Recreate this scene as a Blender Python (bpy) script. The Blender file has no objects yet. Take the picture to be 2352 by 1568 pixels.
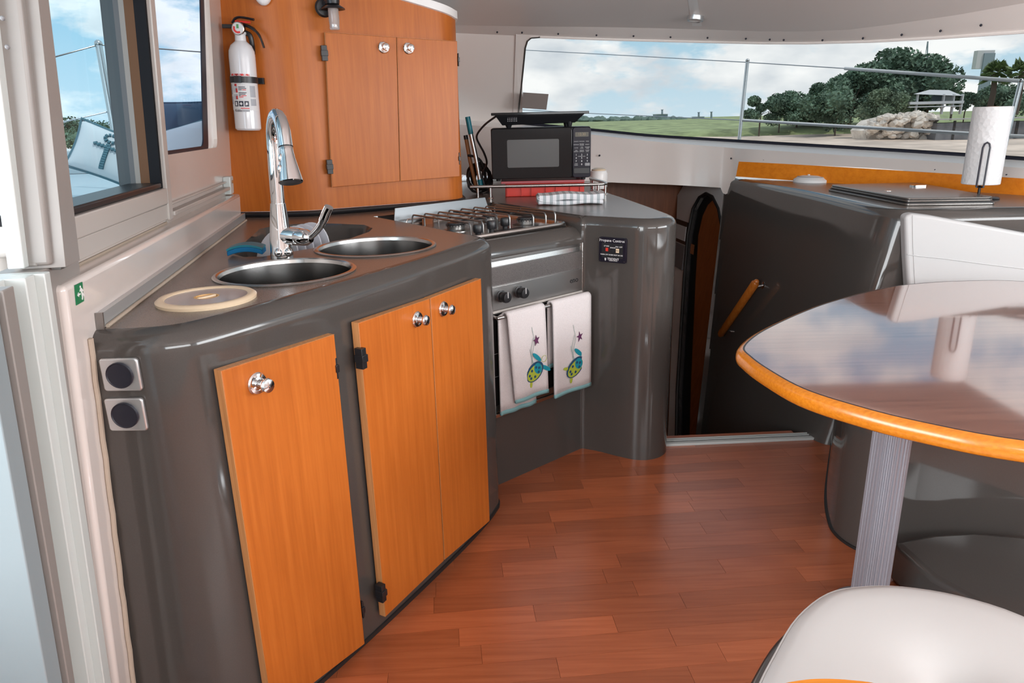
import bpy, bmesh, math, random
from mathutils import Vector, Matrix
from mathutils.geometry import tessellate_polygon
random.seed(7)
V = Vector
scene = bpy.context.scene
col = scene.collection

# ------------------------------------------------------------------ camera
IW, IH = 2352.0, 1568.0
FPX, PITCH, ROLL, EYE = 1640.0, math.radians(17.2), math.radians(1.3), V((0, 0, 1.30))
_f = V((0, math.cos(PITCH), -math.sin(PITCH))); _r = V((1, 0, 0)); _u = _r.cross(_f)
CR = _r*math.cos(ROLL) - _u*math.sin(ROLL); CU = _u*math.cos(ROLL) + _r*math.sin(ROLL)
cam_d = bpy.data.cameras.new('camera'); cam = bpy.data.objects.new('camera', cam_d); col.objects.link(cam)
cam_d.sensor_width = 36.0; cam_d.lens = FPX/IW*36.0; cam_d.clip_start = 0.02; cam_d.clip_end = 3000
m3 = Matrix((CR, CU, -_f)).transposed()
cam.matrix_world = Matrix.Translation(EYE) @ m3.to_4x4()
scene.camera = cam

# ------------------------------------------------------------------ view, sky, sun
vs = scene.view_settings
vs.view_transform = 'Standard'; vs.look = 'None'; vs.gamma = 1.0; vs.use_curve_mapping = False
vs.exposure = 0.0

SKY_STRENGTH = 2.2
world = bpy.data.worlds.new('sky'); scene.world = world; world.use_nodes = True
nt = world.node_tree; nt.nodes.clear()
def wn(t, **k):
    n = nt.nodes.new(t)
    for a, b in k.items(): setattr(n, a, b)
    return n
tc = wn('ShaderNodeTexCoord'); sep = wn('ShaderNodeSeparateXYZ'); nt.links.new(tc.outputs['Generated'], sep.inputs[0])
def wm(op, a, b=None, clamp=False):
    n = wn('ShaderNodeMath', operation=op, use_clamp=clamp)
    for i, s in enumerate((a, b)):
        if s is None: continue
        if isinstance(s, (int, float)): n.inputs[i].default_value = s
        else: nt.links.new(s, n.inputs[i])
    return n.outputs[0]
zc = wm('MAXIMUM', sep.outputs[2], 0.0)
den = wm('ADD', zc, 0.10)
comb = wn('ShaderNodeCombineXYZ')
nt.links.new(wm('DIVIDE', sep.outputs[0], den), comb.inputs[0]); nt.links.new(wm('DIVIDE', sep.outputs[1], den), comb.inputs[1])
mp = wn('ShaderNodeMapping'); mp.inputs['Scale'].default_value = (1.0, 1.0, 2.3); mp.inputs['Location'].default_value = (3.3, 1.2, 0.4)
nt.links.new(tc.outputs['Generated'], mp.inputs[0])
nz = wn('ShaderNodeTexNoise'); nz.inputs['Scale'].default_value = 5.5; nz.inputs['Detail'].default_value = 10; nz.inputs['Roughness'].default_value = 0.56
nt.links.new(mp.outputs[0], nz.inputs['Vector'])
rmp = wn('ShaderNodeValToRGB'); rmp.color_ramp.elements[0].position = 0.44; rmp.color_ramp.elements[1].position = 0.52
nt.links.new(nz.outputs['Fac'], rmp.inputs[0])
nz2 = wn('ShaderNodeTexNoise'); nz2.inputs['Scale'].default_value = 9.0; nz2.inputs['Detail'].default_value = 6
nt.links.new(mp.outputs[0], nz2.inputs['Vector'])
blue = wn('ShaderNodeValToRGB')
blue.color_ramp.elements[0].position = 0.0; blue.color_ramp.elements[0].color = (0.60, 0.74, 0.82, 1)
blue.color_ramp.elements[1].position = 0.45; blue.color_ramp.elements[1].color = (0.13, 0.33, 0.55, 1)
e = blue.color_ramp.elements.new(0.14); e.color = (0.33, 0.57, 0.72, 1)
nt.links.new(zc, blue.inputs[0])
cl = wn('ShaderNodeValToRGB')
cl.color_ramp.elements[0].position = 0.30; cl.color_ramp.elements[0].color = (0.62, 0.66, 0.70, 1)
cl.color_ramp.elements[1].position = 0.58; cl.color_ramp.elements[1].color = (0.98, 0.97, 0.95, 1)
nt.links.new(nz2.outputs['Fac'], cl.inputs[0])
mx = wn('ShaderNodeMixRGB'); nt.links.new(rmp.outputs[0], mx.inputs[0]); nt.links.new(blue.outputs[0], mx.inputs[1]); nt.links.new(cl.outputs[0], mx.inputs[2])
bg = wn('ShaderNodeBackground'); bg.inputs[1].default_value = SKY_STRENGTH
out = wn('ShaderNodeOutputWorld'); nt.links.new(mx.outputs[0], bg.inputs[0]); nt.links.new(bg.outputs[0], out.inputs[0])

sd = bpy.data.lights.new('sun', 'SUN'); sun = bpy.data.objects.new('sun', sd); col.objects.link(sun)
sd.energy = 3.0; sd.angle = math.radians(2.0); sd.color = (1.0, 0.95, 0.88)
sun.rotation_euler = V((-0.55, 0.35, -1.0)).to_track_quat('-Z', 'Y').to_euler()

def area(name, loc, target, sx, sy, power, color=(1, 1, 1)):
    d = bpy.data.lights.new(name, 'AREA'); d.shape = 'RECTANGLE'; d.size = sx; d.size_y = sy; d.energy = power; d.color = color
    o = bpy.data.objects.new(name, d); col.objects.link(o); o.location = loc
    o.rotation_euler = (V(target) - V(loc)).to_track_quat('-Z', 'Y').to_euler(); return o
# daylight at the saloon's open aft door and side window, plus an added fill lamp aft
area('aft_door_daylight', (-1.95, -0.75, 1.20), (1.0, 0.7, 1.45), 2.4, 1.7, 150, (0.95, 0.98, 1.0))
area('starboard_window_daylight', (3.02, 0.7, 1.40), (0.3, 1.6, 1.35), 2.4, 0.55, 62, (0.95, 0.98, 1.0))
area('aft_fill', (1.3, -1.22, 1.52), (0.6, 2.5, 1.80), 2.2, 0.42, 36, (0.97, 0.99, 1.0))  # unseen fill lamp added behind the viewer to brighten the cabin

# ------------------------------------------------------------------ pixel helpers (rays of the photograph met with real planes)
def ray(x, y): return _f + CR*((x-IW/2)/FPX) + CU*((IH/2-y)/FPX)
def atz(x, y, z): d = ray(x, y); return EYE + d*((z-EYE.z)/d.z)
def aty(x, y, Y): d = ray(x, y); return EYE + d*(Y/d.y)
def atpl(x, y, p0, n): d = ray(x, y); n = V(n); return EYE + d*((V(p0)-EYE).dot(n)/d.dot(n))
def onv(x, y, a, b):
    return atpl(x, y, (a[0], a[1], 0), (b[1]-a[1], -(b[0]-a[0]), 0))
def proj(p):
    v = V(p)-EYE; z = v.dot(_f); return (IW/2+FPX*v.dot(CR)/z, IH/2-FPX*v.dot(CU)/z)
def zat(x, y, P): d = ray(x, y); return EYE.z + d.z*math.hypot(P[0], P[1])/math.hypot(d.x, d.y)
def interp(tab, x):
    if x <= tab[0][0]: a, b = tab[0], tab[1]
    elif x >= tab[-1][0]: a, b = tab[-2], tab[-1]
    else:
        for a, b in zip(tab, tab[1:]):
            if a[0] <= x <= b[0]: break
    return a[1] + (b[1]-a[1])*(x-a[0])/(b[0]-a[0])
def catmull(pts, n=6, closed=False):
    P = [V(p) for p in pts]; o = []; N = len(P)
    rng = range(N) if closed else range(N-1)
    for i in rng:
        if closed: p0, p1, p2, p3 = P[(i-1) % N], P[i], P[(i+1) % N], P[(i+2) % N]
        else: p0, p1, p2, p3 = P[max(i-1, 0)], P[i], P[i+1], P[min(i+2, N-1)]
        for k in range(n):
            t = k/n
            o.append(0.5*((2*p1)+(p2-p0)*t+(2*p0-5*p1+4*p2-p3)*t*t+(3*p1-p0-3*p2+p3)*t**3))
    if not closed: o.append(P[-1])
    return o
def fillet(pts, rads, n=6):
    """round the corners of a closed 2-D polygon"""
    P = [V((p[0], p[1])) for p in pts]; N = len(P); o = []
    if isinstance(rads, (int, float)): rads = [rads]*N
    for i in range(N):
        r = rads[i]; p = P[i]
        if r <= 0: o.append(p.copy()); continue
        a = P[i-1]-p; b = P[(i+1) % N]-p; la, lb = a.length, b.length; a.normalize(); b.normalize()
        ang = math.acos(max(-1, min(1, a.dot(b)))); d = min(r/math.tan(ang/2), la*.49, lb*.49)
        s, t = p+a*d, p+b*d
        for k in range(n+1):
            u = k/n; o.append((1-u)**2*s + 2*u*(1-u)*(p*0.72+(s+t)*0.14) + u*u*t)
    return o
def offset2(pts, d):
    """offset an open 2-D polyline to its left by d"""
    o = []; P = [V((p[0], p[1])) for p in pts]
    for i, p in enumerate(P):
        a = (p-P[i-1]).normalized() if i else None; b = (P[i+1]-p).normalized() if i < len(P)-1 else None
        t = (a+b).normalized() if a and b else (a or b)
        k = 1.0
        if a and b: k = 1/max(0.4, math.sqrt(max(0.0, (1+a.dot(b))/2)))
        o.append(p + V((-t.y, t.x))*d*k)
    return o
def rrect(w, h, r, n=5, cx=0, cy=0):
    return [V((p.x+cx, p.y+cy)) for p in fillet([(-w/2, -h/2), (w/2, -h/2), (w/2, h/2), (-w/2, h/2)], r, n)]
def circle(r, n=24, cx=0, cy=0):
    return [V((cx+r*math.cos(2*math.pi*k/n), cy+r*math.sin(2*math.pi*k/n))) for k in range(n)]
def frame(o, ex, ez=(0, 0, 1)):
    """local x = ex, z ~ ez, y = z x x"""
    x = V(ex).normalized(); z = V(ez); y = z.cross(x).normalized(); z = x.cross(y).normalized()
    return Matrix.Translation(V(o)) @ Matrix((x, y, z)).transposed().to_4x4()
def rotz(a): return Matrix.Rotation(a, 4, 'Z')
I4 = Matrix.Identity(4)

class MB:
    def __init__(s): s.v = []; s.f = []
    def add(s, vs, fs, M=None):
        b = len(s.v); s.v += [(M @ V(p)) if M else V(p) for p in vs]; s.f += [tuple(b+i for i in f) for f in fs]; return s
    def box(s, x0, x1, y0, y1, z0, z1, M=None):
        return s.add([(x0, y0, z0), (x1, y0, z0), (x1, y1, z0), (x0, y1, z0), (x0, y0, z1), (x1, y0, z1), (x1, y1, z1), (x0, y1, z1)],
                     [(3, 2, 1, 0), (4, 5, 6, 7), (0, 1, 5, 4), (1, 2, 6, 5), (2, 3, 7, 6), (3, 0, 4, 7)], M)
    def hexa(s, a, b):
        """two loops of points joined side to side with caps"""
        n = len(a); vs = list(a)+list(b)
        return s.add(vs, [tuple(reversed(range(n))), tuple(range(n, 2*n))]+[(i, (i+1) % n, n+(i+1) % n, n+i) for i in range(n)])
    def prism(s, poly, z0, z1, M=None, cap=True):
        n = len(poly); vs = [(p[0], p[1], z0) for p in poly]+[(p[0], p[1], z1) for p in poly]
        fs = [(i, (i+1) % n, n+(i+1) % n, n+i) for i in range(n)]
        if cap: fs += [tuple(reversed(range(n))), tuple(range(n, 2*n))]
        return s.add(vs, fs, M)
    def plate(s, outer, holes, fmap, o0, o1):
        """polygon with holes between offsets o0 and o1; fmap(u,v,o) -> world point"""
        loops = [outer]+list(holes); flat = [p for l in loops for p in l]; n = len(flat)
        tris = tessellate_polygon([[V((p[0], p[1], 0)) for p in l] for l in loops])
        vs = [fmap(p[0], p[1], o0) for p in flat]+[fmap(p[0], p[1], o1) for p in flat]
        fs = [tuple(reversed(t)) for t in tris]+[tuple(i+n for i in t) for t in tris]
        b = 0
        for l in loops:
            k = len(l); fs += [(b+i, b+(i+1) % k, n+b+(i+1) % k, n+b+i) for i in range(k)]; b += k
        return s.add(vs, fs)
    def flat(s, outer, holes, fmap):
        loops = [outer]+list(holes); flat = [p for l in loops for p in l]
        tris = tessellate_polygon([[V((p[0], p[1], 0)) for p in l] for l in loops])
        return s.add([fmap(p[0], p[1]) for p in flat], [tuple(t) for t in tris])
    def strip(s, rings, closed=False):
        n = len(rings[0]); vs = [p for r in rings for p in r]; fs = []
        for k in range(len(rings)-1):
            for i in range(n if closed else n-1):
                j = (i+1) % n; fs.append((k*n+i, k*n+j, (k+1)*n+j, (k+1)*n+i))
        return s.add(vs, fs)
    def lathe(s, prof, n=24, M=None, cap=False):
        vs = []; fs = []
        for (r, z) in prof:
            for k in range(n):
                a = 2*math.pi*k/n; vs.append((r*math.cos(a), r*math.sin(a), z))
        m = len(prof)
        for i in range(m-1):
            for k in range(n):
                j = (k+1) % n; fs.append((i*n+k, i*n+j, (i+1)*n+j, (i+1)*n+k))
        if cap: fs += [tuple(reversed(range(n))), tuple(range((m-1)*n, m*n))]
        return s.add(vs, fs, M)
    def tube(s, pts, r, n=10, closed=False, M=None, caps=True, flat=1.0):
        P = [V(p) for p in pts]; N = len(P); vs = []; fs = []; rs = r if isinstance(r, (list, tuple)) else [r]*N
        up = None
        for i, p in enumerate(P):
            a = P[i-1] if (i or closed) else p; b = P[(i+1) % N] if (i < N-1 or closed) else p
            t = (b-a).normalized()
            if up is None:
                up = V((0, 0, 1)) if abs(t.z) < 0.9 else V((1, 0, 0))
            x = t.cross(up); x.normalize(); y = x.cross(t).normalized(); up = y
            for k in range(n):
                c = 2*math.pi*k/n; vs.append(p + x*(rs[i]*math.cos(c)) + y*(rs[i]*flat*math.sin(c)))
        for i in range(N if closed else N-1):
            j2 = (i+1) % N
            for k in range(n):
                j = (k+1) % n; fs.append((i*n+k, i*n+j, j2*n+j, j2*n+k))
        if caps and not closed: fs += [tuple(reversed(range(n))), tuple(range((N-1)*n, N*n))]
        return s.add(vs, fs, M)
    def ball(s, c, rx, ry=None, rz=None, nu=14, nv=9, M=None):
        ry = rx if ry is None else ry; rz = rx if rz is None else rz; vs = []; fs = []
        for i in range(nv+1):
            th = math.pi*i/nv
            for k in range(nu):
                a = 2*math.pi*k/nu; vs.append((c[0]+rx*math.sin(th)*math.cos(a), c[1]+ry*math.sin(th)*math.sin(a), c[2]+rz*math.cos(th)))
        for i in range(nv):
            for k in range(nu): j = (k+1) % nu; fs.append((i*nu+k, (i+1)*nu+k, (i+1)*nu+j, i*nu+j))
        return s.add(vs, fs, M)
    def build(s, name, mat, parent=None, bevel=0, seg=3, angle=38, smooth=True, subsurf=0, weld=True):
        me = bpy.data.meshes.new(name)
        inv = parent.matrix_world.inverted() if parent else None
        if parent is not None and parent.get('_w') is not None: inv = WORLDM[parent.name].inverted()
        me.from_pydata([tuple((inv @ p) if inv else p) for p in s.v], [], s.f)
        bm = bmesh.new(); bm.from_mesh(me)
        if weld: bmesh.ops.remove_doubles(bm, verts=bm.verts, dist=1e-5)
        bmesh.ops.recalc_face_normals(bm, faces=bm.faces); bm.to_mesh(me); bm.free()
        if smooth:
            me.polygons.foreach_set('use_smooth', [True]*len(me.polygons)); me.set_sharp_from_angle(angle=math.radians(angle))
        o = bpy.data.objects.new(name, me); col.objects.link(o)
        if mat: me.materials.append(M_[mat] if isinstance(mat, str) else mat)
        if parent:
            o.parent = parent; WORLDM[o.name] = WORLDM.get(parent.name, I4).copy(); o['_w'] = 1
        else:
            WORLDM[o.name] = I4.copy()
        if bevel:
            b = o.modifiers.new('bevel', 'BEVEL'); b.width = bevel; b.segments = seg; b.limit_method = 'ANGLE'; b.angle_limit = math.radians(30); b.harden_normals = False
        if subsurf:
            b = o.modifiers.new('sub', 'SUBSURF'); b.levels = subsurf; b.render_levels = subsurf
        return o
WORLDM = {}
def tag(o, label=None, cat=None, group=None, kind=None):
    if label: o['label'] = label
    if cat: o['category'] = cat
    if group: o['group'] = group
    if kind: o['kind'] = kind
    return o
def thing(name, label, cat, loc=(0, 0, 0), group=None, kind=None):
    o = bpy.data.objects.new(name, None); col.objects.link(o); o.location = loc; o.empty_display_size = 0.05
    o['_w'] = 1; WORLDM[o.name] = Matrix.Translation(V(loc))
    return tag(o, label, cat, group, kind)
def copy_tree(o, delta, parent=None, rz=0):
    c = o.copy(); col.objects.link(c)
    if parent: c.parent = parent
    else: c.location = V(o.location)+V(delta); c.rotation_euler.z = o.rotation_euler.z + rz
    for ch in [x for x in o.children]: copy_tree(ch, delta, c)
    return c
def text_mb(txt, size, M, depth=0.0006, mb=None, align='CENTER', font_scale_x=1.0):
    """lettering in the local x/z plane of M, facing -y"""
    cu = bpy.data.curves.new('t', 'FONT'); cu.body = txt; cu.size = size; cu.align_x = align; cu.align_y = 'CENTER'; cu.extrude = depth/2; cu.resolution_u = 2
    ob = bpy.data.objects.new('t', cu); col.objects.link(ob)
    dg = bpy.context.evaluated_depsgraph_get(); me = bpy.data.meshes.new_from_object(ob.evaluated_get(dg))
    mb = mb or MB(); K = M @ Matrix.Rotation(math.pi/2, 4, 'X') @ Matrix.Diagonal((font_scale_x, 1, 1, 1))
    mb.add([v.co.copy() for v in me.vertices], [tuple(p.vertices) for p in me.polygons], K)
    bpy.data.objects.remove(ob); bpy.data.curves.remove(cu); bpy.data.meshes.remove(me)
    return mb

# ------------------------------------------------------------------ materials
M_ = {}
def mat(name, color, rough=0.5, metal=0.0, spec=0.5, coat=0.0, coat_rough=0.05, trans=0.0, emit=None, estr=0.0, alpha=1.0):
    m = bpy.data.materials.new(name); m.use_nodes = True; b = m.node_tree.nodes['Principled BSDF']
    b.inputs['Base Color'].default_value = (*color, 1); b.inputs['Roughness'].default_value = rough; b.inputs['Metallic'].default_value = metal
    b.inputs['Specular IOR Level'].default_value = spec; b.inputs['Coat Weight'].default_value = coat; b.inputs['Coat Roughness'].default_value = coat_rough
    b.inputs['Transmission Weight'].default_value = trans
    if emit: b.inputs['Emission Color'].default_value = (*emit, 1); b.inputs['Emission Strength'].default_value = estr
    M_[name] = m; return m
def nn(m, t, **k):
    n = m.node_tree.nodes.new(t)
    for a, b in k.items(): setattr(n, a, b)
    return n
def lk(m, a, b): m.node_tree.links.new(a, b)
def bsdf(m): return m.node_tree.nodes['Principled BSDF']
def coords(m, scale, kind='Object', rot=(0, 0, 0)):
    t = nn(m, 'ShaderNodeTexCoord'); p = nn(m, 'ShaderNodeMapping'); p.inputs['Scale'].default_value = scale; p.inputs['Rotation'].default_value = rot
    lk(m, t.outputs[kind], p.inputs[0]); return p.outputs[0]
def noise(m, vec, scale, detail=4, rough=0.5):
    n = nn(m, 'ShaderNodeTexNoise'); n.inputs['Scale'].default_value = scale; n.inputs['Detail'].default_value = detail; n.inputs['Roughness'].default_value = rough
    if vec is not None: lk(m, vec, n.inputs['Vector'])
    return n.outputs['Fac']
def ramp(m, fac, stops):
    r = nn(m, 'ShaderNodeValToRGB'); els = r.color_ramp.elements
    while len(els) < len(stops): els.new(0.5)
    for e, (p, c) in zip(els, stops): e.position = p; e.color = (*c, 1)
    lk(m, fac, r.inputs[0]); return r.outputs[0]
def bump(m, fac, strength, dist=0.002):
    b = nn(m, 'ShaderNodeBump'); b.inputs['Strength'].default_value = strength; b.inputs['Distance'].default_value = dist
    lk(m, fac, b.inputs['Height']); lk(m, b.outputs[0], bsdf(m).inputs['Normal'])
def srgb(r, g, b):
    f = lambda c: (c/255/12.92) if c/255 <= 0.04045 else ((c/255+0.055)/1.055)**2.4
    return (f(r), f(g), f(b))

def speckle(name, color, rough, amt=0.25, scale=60, coat=0.0, bmp=0.0, **k):
    m = mat(name, color, rough, coat=coat, **k); v = coords(m, (1, 1, 1))
    f = noise(m, v, scale, 3, 0.6)
    c1 = tuple(c*(1-amt) for c in color); c2 = tuple(min(1, c*(1+amt)) for c in color)
    lk(m, ramp(m, f, [(0.3, c1), (0.7, c2)]), bsdf(m).inputs['Base Color'])
    if bmp: bump(m, f, bmp)
    return m
def wood(name, dark, mid, light, rough=0.25, coat=0.5, axis='Z', stretch=9.0, scale=5.0, rnd=0.0, crough=0.16):
    m = mat(name, mid, rough, coat=coat, coat_rough=crough)
    sc = {'Z': (stretch, stretch, 0.7), 'X': (0.7, stretch, stretch), 'Y': (stretch, 0.7, stretch)}[axis]
    v = coords(m, sc)
    if rnd:
        oi = nn(m, 'ShaderNodeObjectInfo'); sx = nn(m, 'ShaderNodeVectorMath', operation='ADD'); cb = nn(m, 'ShaderNodeCombineXYZ')
        mu = nn(m, 'ShaderNodeMath', operation='MULTIPLY'); mu.inputs[1].default_value = 37.0; lk(m, oi.outputs['Random'], mu.inputs[0])
        for i in range(3): lk(m, mu.outputs[0], cb.inputs[i])
        lk(m, v, sx.inputs[0]); lk(m, cb.outputs[0], sx.inputs[1]); v = sx.outputs[0]
    f1 = noise(m, v, scale, 8, 0.62)
    c = ramp(m, f1, [(0.28, dark), (0.5, mid), (0.72, light)])
    v2 = coords(m, (1.6, 1.6, 1.1)); f2 = noise(m, v2, 2.2, 2, 0.5)
    mx = nn(m, 'ShaderNodeMixRGB', blend_type='MULTIPLY'); mx.inputs[0].default_value = 1.0
    lk(m, c, mx.inputs[1]); lk(m, ramp(m, f2, [(0.3, (0.86, 0.82, 0.78)), (0.7, (1.0, 1.0, 1.0))]), mx.inputs[2])
    o = mx.outputs[0]
    if rnd:
        mx2 = nn(m, 'ShaderNodeMixRGB', blend_type='MULTIPLY'); mx2.inputs[0].default_value = 1.0; lk(m, o, mx2.inputs[1])
        oi2 = nn(m, 'ShaderNodeObjectInfo'); lk(m, ramp(m, oi2.outputs['Random'], [(0.0, (1-rnd, 1-rnd, 1-rnd)), (1.0, (1+rnd*.35, 1+rnd*.35, 1+rnd*.35))]), mx2.inputs[2]); o = mx2.outputs[0]
    lk(m, o, bsdf(m).inputs['Base Color'])
    return m
def glass(name, tint, ior=0.6):
    m = bpy.data.materials.new(name); m.use_nodes = True; t = m.node_tree; t.nodes.clear()
    o = t.nodes.new('ShaderNodeOutputMaterial'); tr = t.nodes.new('ShaderNodeBsdfTransparent'); tr.inputs[0].default_value = (*tint, 1)
    g = t.nodes.new('ShaderNodeBsdfGlossy'); g.inputs['Roughness'].default_value = 0.02; mx = t.nodes.new('ShaderNodeMixShader')
    lw = t.nodes.new('ShaderNodeLayerWeight'); lw.inputs['Blend'].default_value = 0.5
    pw = t.nodes.new('ShaderNodeMath'); pw.operation = 'POWER'; pw.inputs[1].default_value = 5.0; t.links.new(lw.outputs['Facing'], pw.inputs[0])
    ma = t.nodes.new('ShaderNodeMath'); ma.operation = 'MULTIPLY_ADD'; ma.inputs[1].default_value = ior; ma.inputs[2].default_value = 0.03; t.links.new(pw.outputs[0], ma.inputs[0])
    t.links.new(ma.outputs[0], mx.inputs[0]); t.links.new(tr.outputs[0], mx.inputs[1]); t.links.new(g.outputs[0], mx.inputs[2]); t.links.new(mx.outputs[0], o.inputs[0])
    M_[name] = m; return m

speckle('gelcoat_grey', (0.068, 0.061, 0.056), 0.08, 0.05, 420, coat=0.0)
speckle('worktop', (0.150, 0.122, 0.106), 0.26, 0.25, 420, coat=0.0)
wood('veneer', (0.45, 0.118, 0.016), (0.52, 0.143, 0.021), (0.58, 0.170, 0.028), 0.36, 0.0, 'Z', 16)
bsdf(M_['veneer']).inputs['Specular IOR Level'].default_value = 0.32
wood('veneer_edge', (0.40, 0.16, 0.05), (0.55, 0.25, 0.09), (0.65, 0.32, 0.13), 0.4, 0.1, 'Z', 30)
wood('veneer_x', (0.68, 0.185, 0.008), (0.78, 0.235, 0.012), (0.84, 0.27, 0.018), 0.3, 0.35, 'X')
wood('plank', (0.35, 0.090, 0.030), (0.44, 0.120, 0.044), (0.50, 0.15, 0.06), 0.34, 0.75, 'X', 16, 5, rnd=0.26, crough=0.24)
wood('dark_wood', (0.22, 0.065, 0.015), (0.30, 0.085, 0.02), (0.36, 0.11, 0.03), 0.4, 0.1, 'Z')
m = wood('table_veneer', (0.20, 0.075, 0.045), (0.27, 0.110, 0.070), (0.33, 0.140, 0.09), 0.10, 1.0, 'X', 14, 5)
bsdf(m).inputs['IOR'].default_value = 1.6; bsdf(m).inputs['Coat IOR'].default_value = 2.6; bsdf(m).inputs['Coat Roughness'].default_value = 0.05
wood('table_edge', (0.50, 0.150, 0.008), (0.60, 0.195, 0.012), (0.68, 0.24, 0.02), 0.22, 0.4, 'X', 40, 4)
wood('rail_wood', (0.42, 0.11, 0.012), (0.50, 0.15, 0.02), (0.56, 0.18, 0.03), 0.25, 0.5, 'Z', 20, 4)
mat('white_gel', (0.66, 0.60, 0.565), 0.16, coat=0.5)
mat('white_liner', (0.82, 0.765, 0.73), 0.40)
mat('sill_white', (0.88, 0.86, 0.84), 0.3)
mat('post_alu', (0.25, 0.23, 0.215), 0.35)
mat('cream_alu', (0.46, 0.425, 0.395), 0.32)
mat('white_alu', (0.54, 0.575, 0.56), 0.28)
mat('outer_white', (0.45, 0.53, 0.57), 0.35)
mat('caulk', (0.42, 0.34, 0.27), 0.8)
mat('black', (0.012, 0.012, 0.014), 0.35)
mat('black_gloss', (0.006, 0.006, 0.007), 0.08, spec=0.22)
mat('rubber', (0.016, 0.015, 0.015), 0.55)
mat('chrome', (0.78, 0.79, 0.80), 0.05, 1.0)
mat('steel', (0.58, 0.56, 0.54), 0.22, 1.0)
mat('steel_bowl', (0.17, 0.165, 0.16), 0.24, 1.0)
mat('reflect_grey', (0.10, 0.10, 0.105), 0.6, spec=0.15)  # reflection tones painted on the side window bands
mat('reflect_beige', (0.22, 0.20, 0.185), 0.6, spec=0.15)
mat('reflect_tan', (0.11, 0.055, 0.03), 0.6, spec=0.1)
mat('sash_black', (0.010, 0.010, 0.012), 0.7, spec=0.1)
mat('steel_panel', (0.42, 0.41, 0.40), 0.30, 1.0)
mat('cockpit_gel', (0.26, 0.31, 0.33), 0.35)
mat('steel_plate', (0.22, 0.235, 0.245), 0.38, 1.0)
mat('steel_dark', (0.30, 0.29, 0.28), 0.30, 1.0)
mat('alu', (0.60, 0.62, 0.63), 0.32, 0.9)
mat('alu_strip', (0.52, 0.54, 0.55), 0.35, 0.6)
mat('ext_white', (0.76, 0.76, 0.78), 0.18, coat=0.6)
mat('paper', (0.74, 0.74, 0.74), 0.6)
mat('red', (0.65, 0.035, 0.02), 0.35)
mat('red_print', (0.75, 0.05, 0.05), 0.5)
mat('red_clear', (0.42, 0.10, 0.11), 0.2)
mat('print_dark', (0.03, 0.03, 0.05), 0.5)
mat('print_grey', (0.42, 0.43, 0.46), 0.5)
mat('print_white', (0.80, 0.80, 0.80), 0.5)
mat('green_sign', (0.0, 0.17, 0.06), 0.4)
mat('cream_plastic', (0.76, 0.60, 0.42), 0.3)
mat('cream_dark', (0.70, 0.42, 0.16), 0.4)
mat('lid_grey', (0.36, 0.32, 0.32), 0.18, coat=0.3)
mat('navy_black', (0.010, 0.011, 0.022), 0.45)
mat('plate_white', (0.74, 0.74, 0.78), 0.25)
mat('sponge_blue', (0.0, 0.12, 0.28), 0.9)
mat('vinyl_white', (0.45, 0.45, 0.45), 0.42)
mat('vinyl_chair', (0.50, 0.49, 0.48), 0.55, spec=0.2)
mat('laptop', (0.22, 0.21, 0.20), 0.22, 0.8)
mat('panel_black', (0.012, 0.010, 0.018), 0.3, spec=0.2)
mat('teal', (0.0, 0.16, 0.22), 0.4)
mat('blue_cushion', (0.03, 0.075, 0.13), 0.8)
mat('pillow', (0.70, 0.72, 0.74), 0.9)
mat('anchor_print', (0.10, 0.20, 0.24), 0.9)
mat('tan_wood', (0.36, 0.16, 0.06), 0.5)
mat('brown_film', (0.10, 0.065, 0.05), 0.4)
mat('lamp_lens', (0.75, 0.73, 0.70), 0.3)
mat('clear_plastic', (0.75, 0.72, 0.70), 0.08, trans=0.6)
mat('gauge_green', (0.10, 0.35, 0.12), 0.4)
mat('fan_amber', (0.75, 0.30, 0.05), 0.3)
mat('ribbed_alu', (0.30, 0.31, 0.35), 0.38, 0.35)
mat('dark_glass', (0.010, 0.009, 0.009), 0.05, coat=0.5)
mat('mw_window', (0.10, 0.10, 0.10), 0.12, spec=0.3)
mat('lcd', (0.05, 0.04, 0.02), 0.3)
mat('lcd_digit', (0.20, 0.14, 0.06), 0.3)
mat('key_white', (0.55, 0.55, 0.55), 0.5)
mat('teal_hem', (0.20, 0.40, 0.42), 0.8)
mat('emb_navy', (0.01, 0.06, 0.13), 0.8); mat('emb_teal', (0.0, 0.25, 0.33), 0.8); mat('emb_green', (0.38, 0.46, 0.04), 0.8)
mat('emb_purple', (0.10, 0.02, 0.08), 0.8); mat('emb_thread', (0.25, 0.36, 0.33), 0.8)
mat('grey_paint', (0.20, 0.20, 0.21), 0.5)
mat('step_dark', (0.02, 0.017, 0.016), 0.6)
mat('rope_wire', (0.50, 0.52, 0.54), 0.4, 0.6); mat('rope_white', (0.80, 0.80, 0.80), 0.5)
glass('glass_front', (0.455, 0.47, 0.475)); glass('glass_left', (0.42, 0.52, 0.56), 0.10); glass('glass_left2', (0.42, 0.47, 0.53), 0.06)
m = speckle('terry', (0.70, 0.66, 0.66), 0.95, 0.08, 350); bump(m, noise(m, coords(m, (1, 1, 1)), 500, 2), 0.6, 0.003)
m = speckle('paper_towel', (0.64, 0.64, 0.645), 0.9, 0.03, 60)
vv = nn(m, 'ShaderNodeTexVoronoi'); vv.inputs['Scale'].default_value = 70; lk(m, coords(m, (1, 1, 1)), vv.inputs['Vector']); bump(m, vv.outputs['Distance'], 0.5, 0.004)
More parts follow.
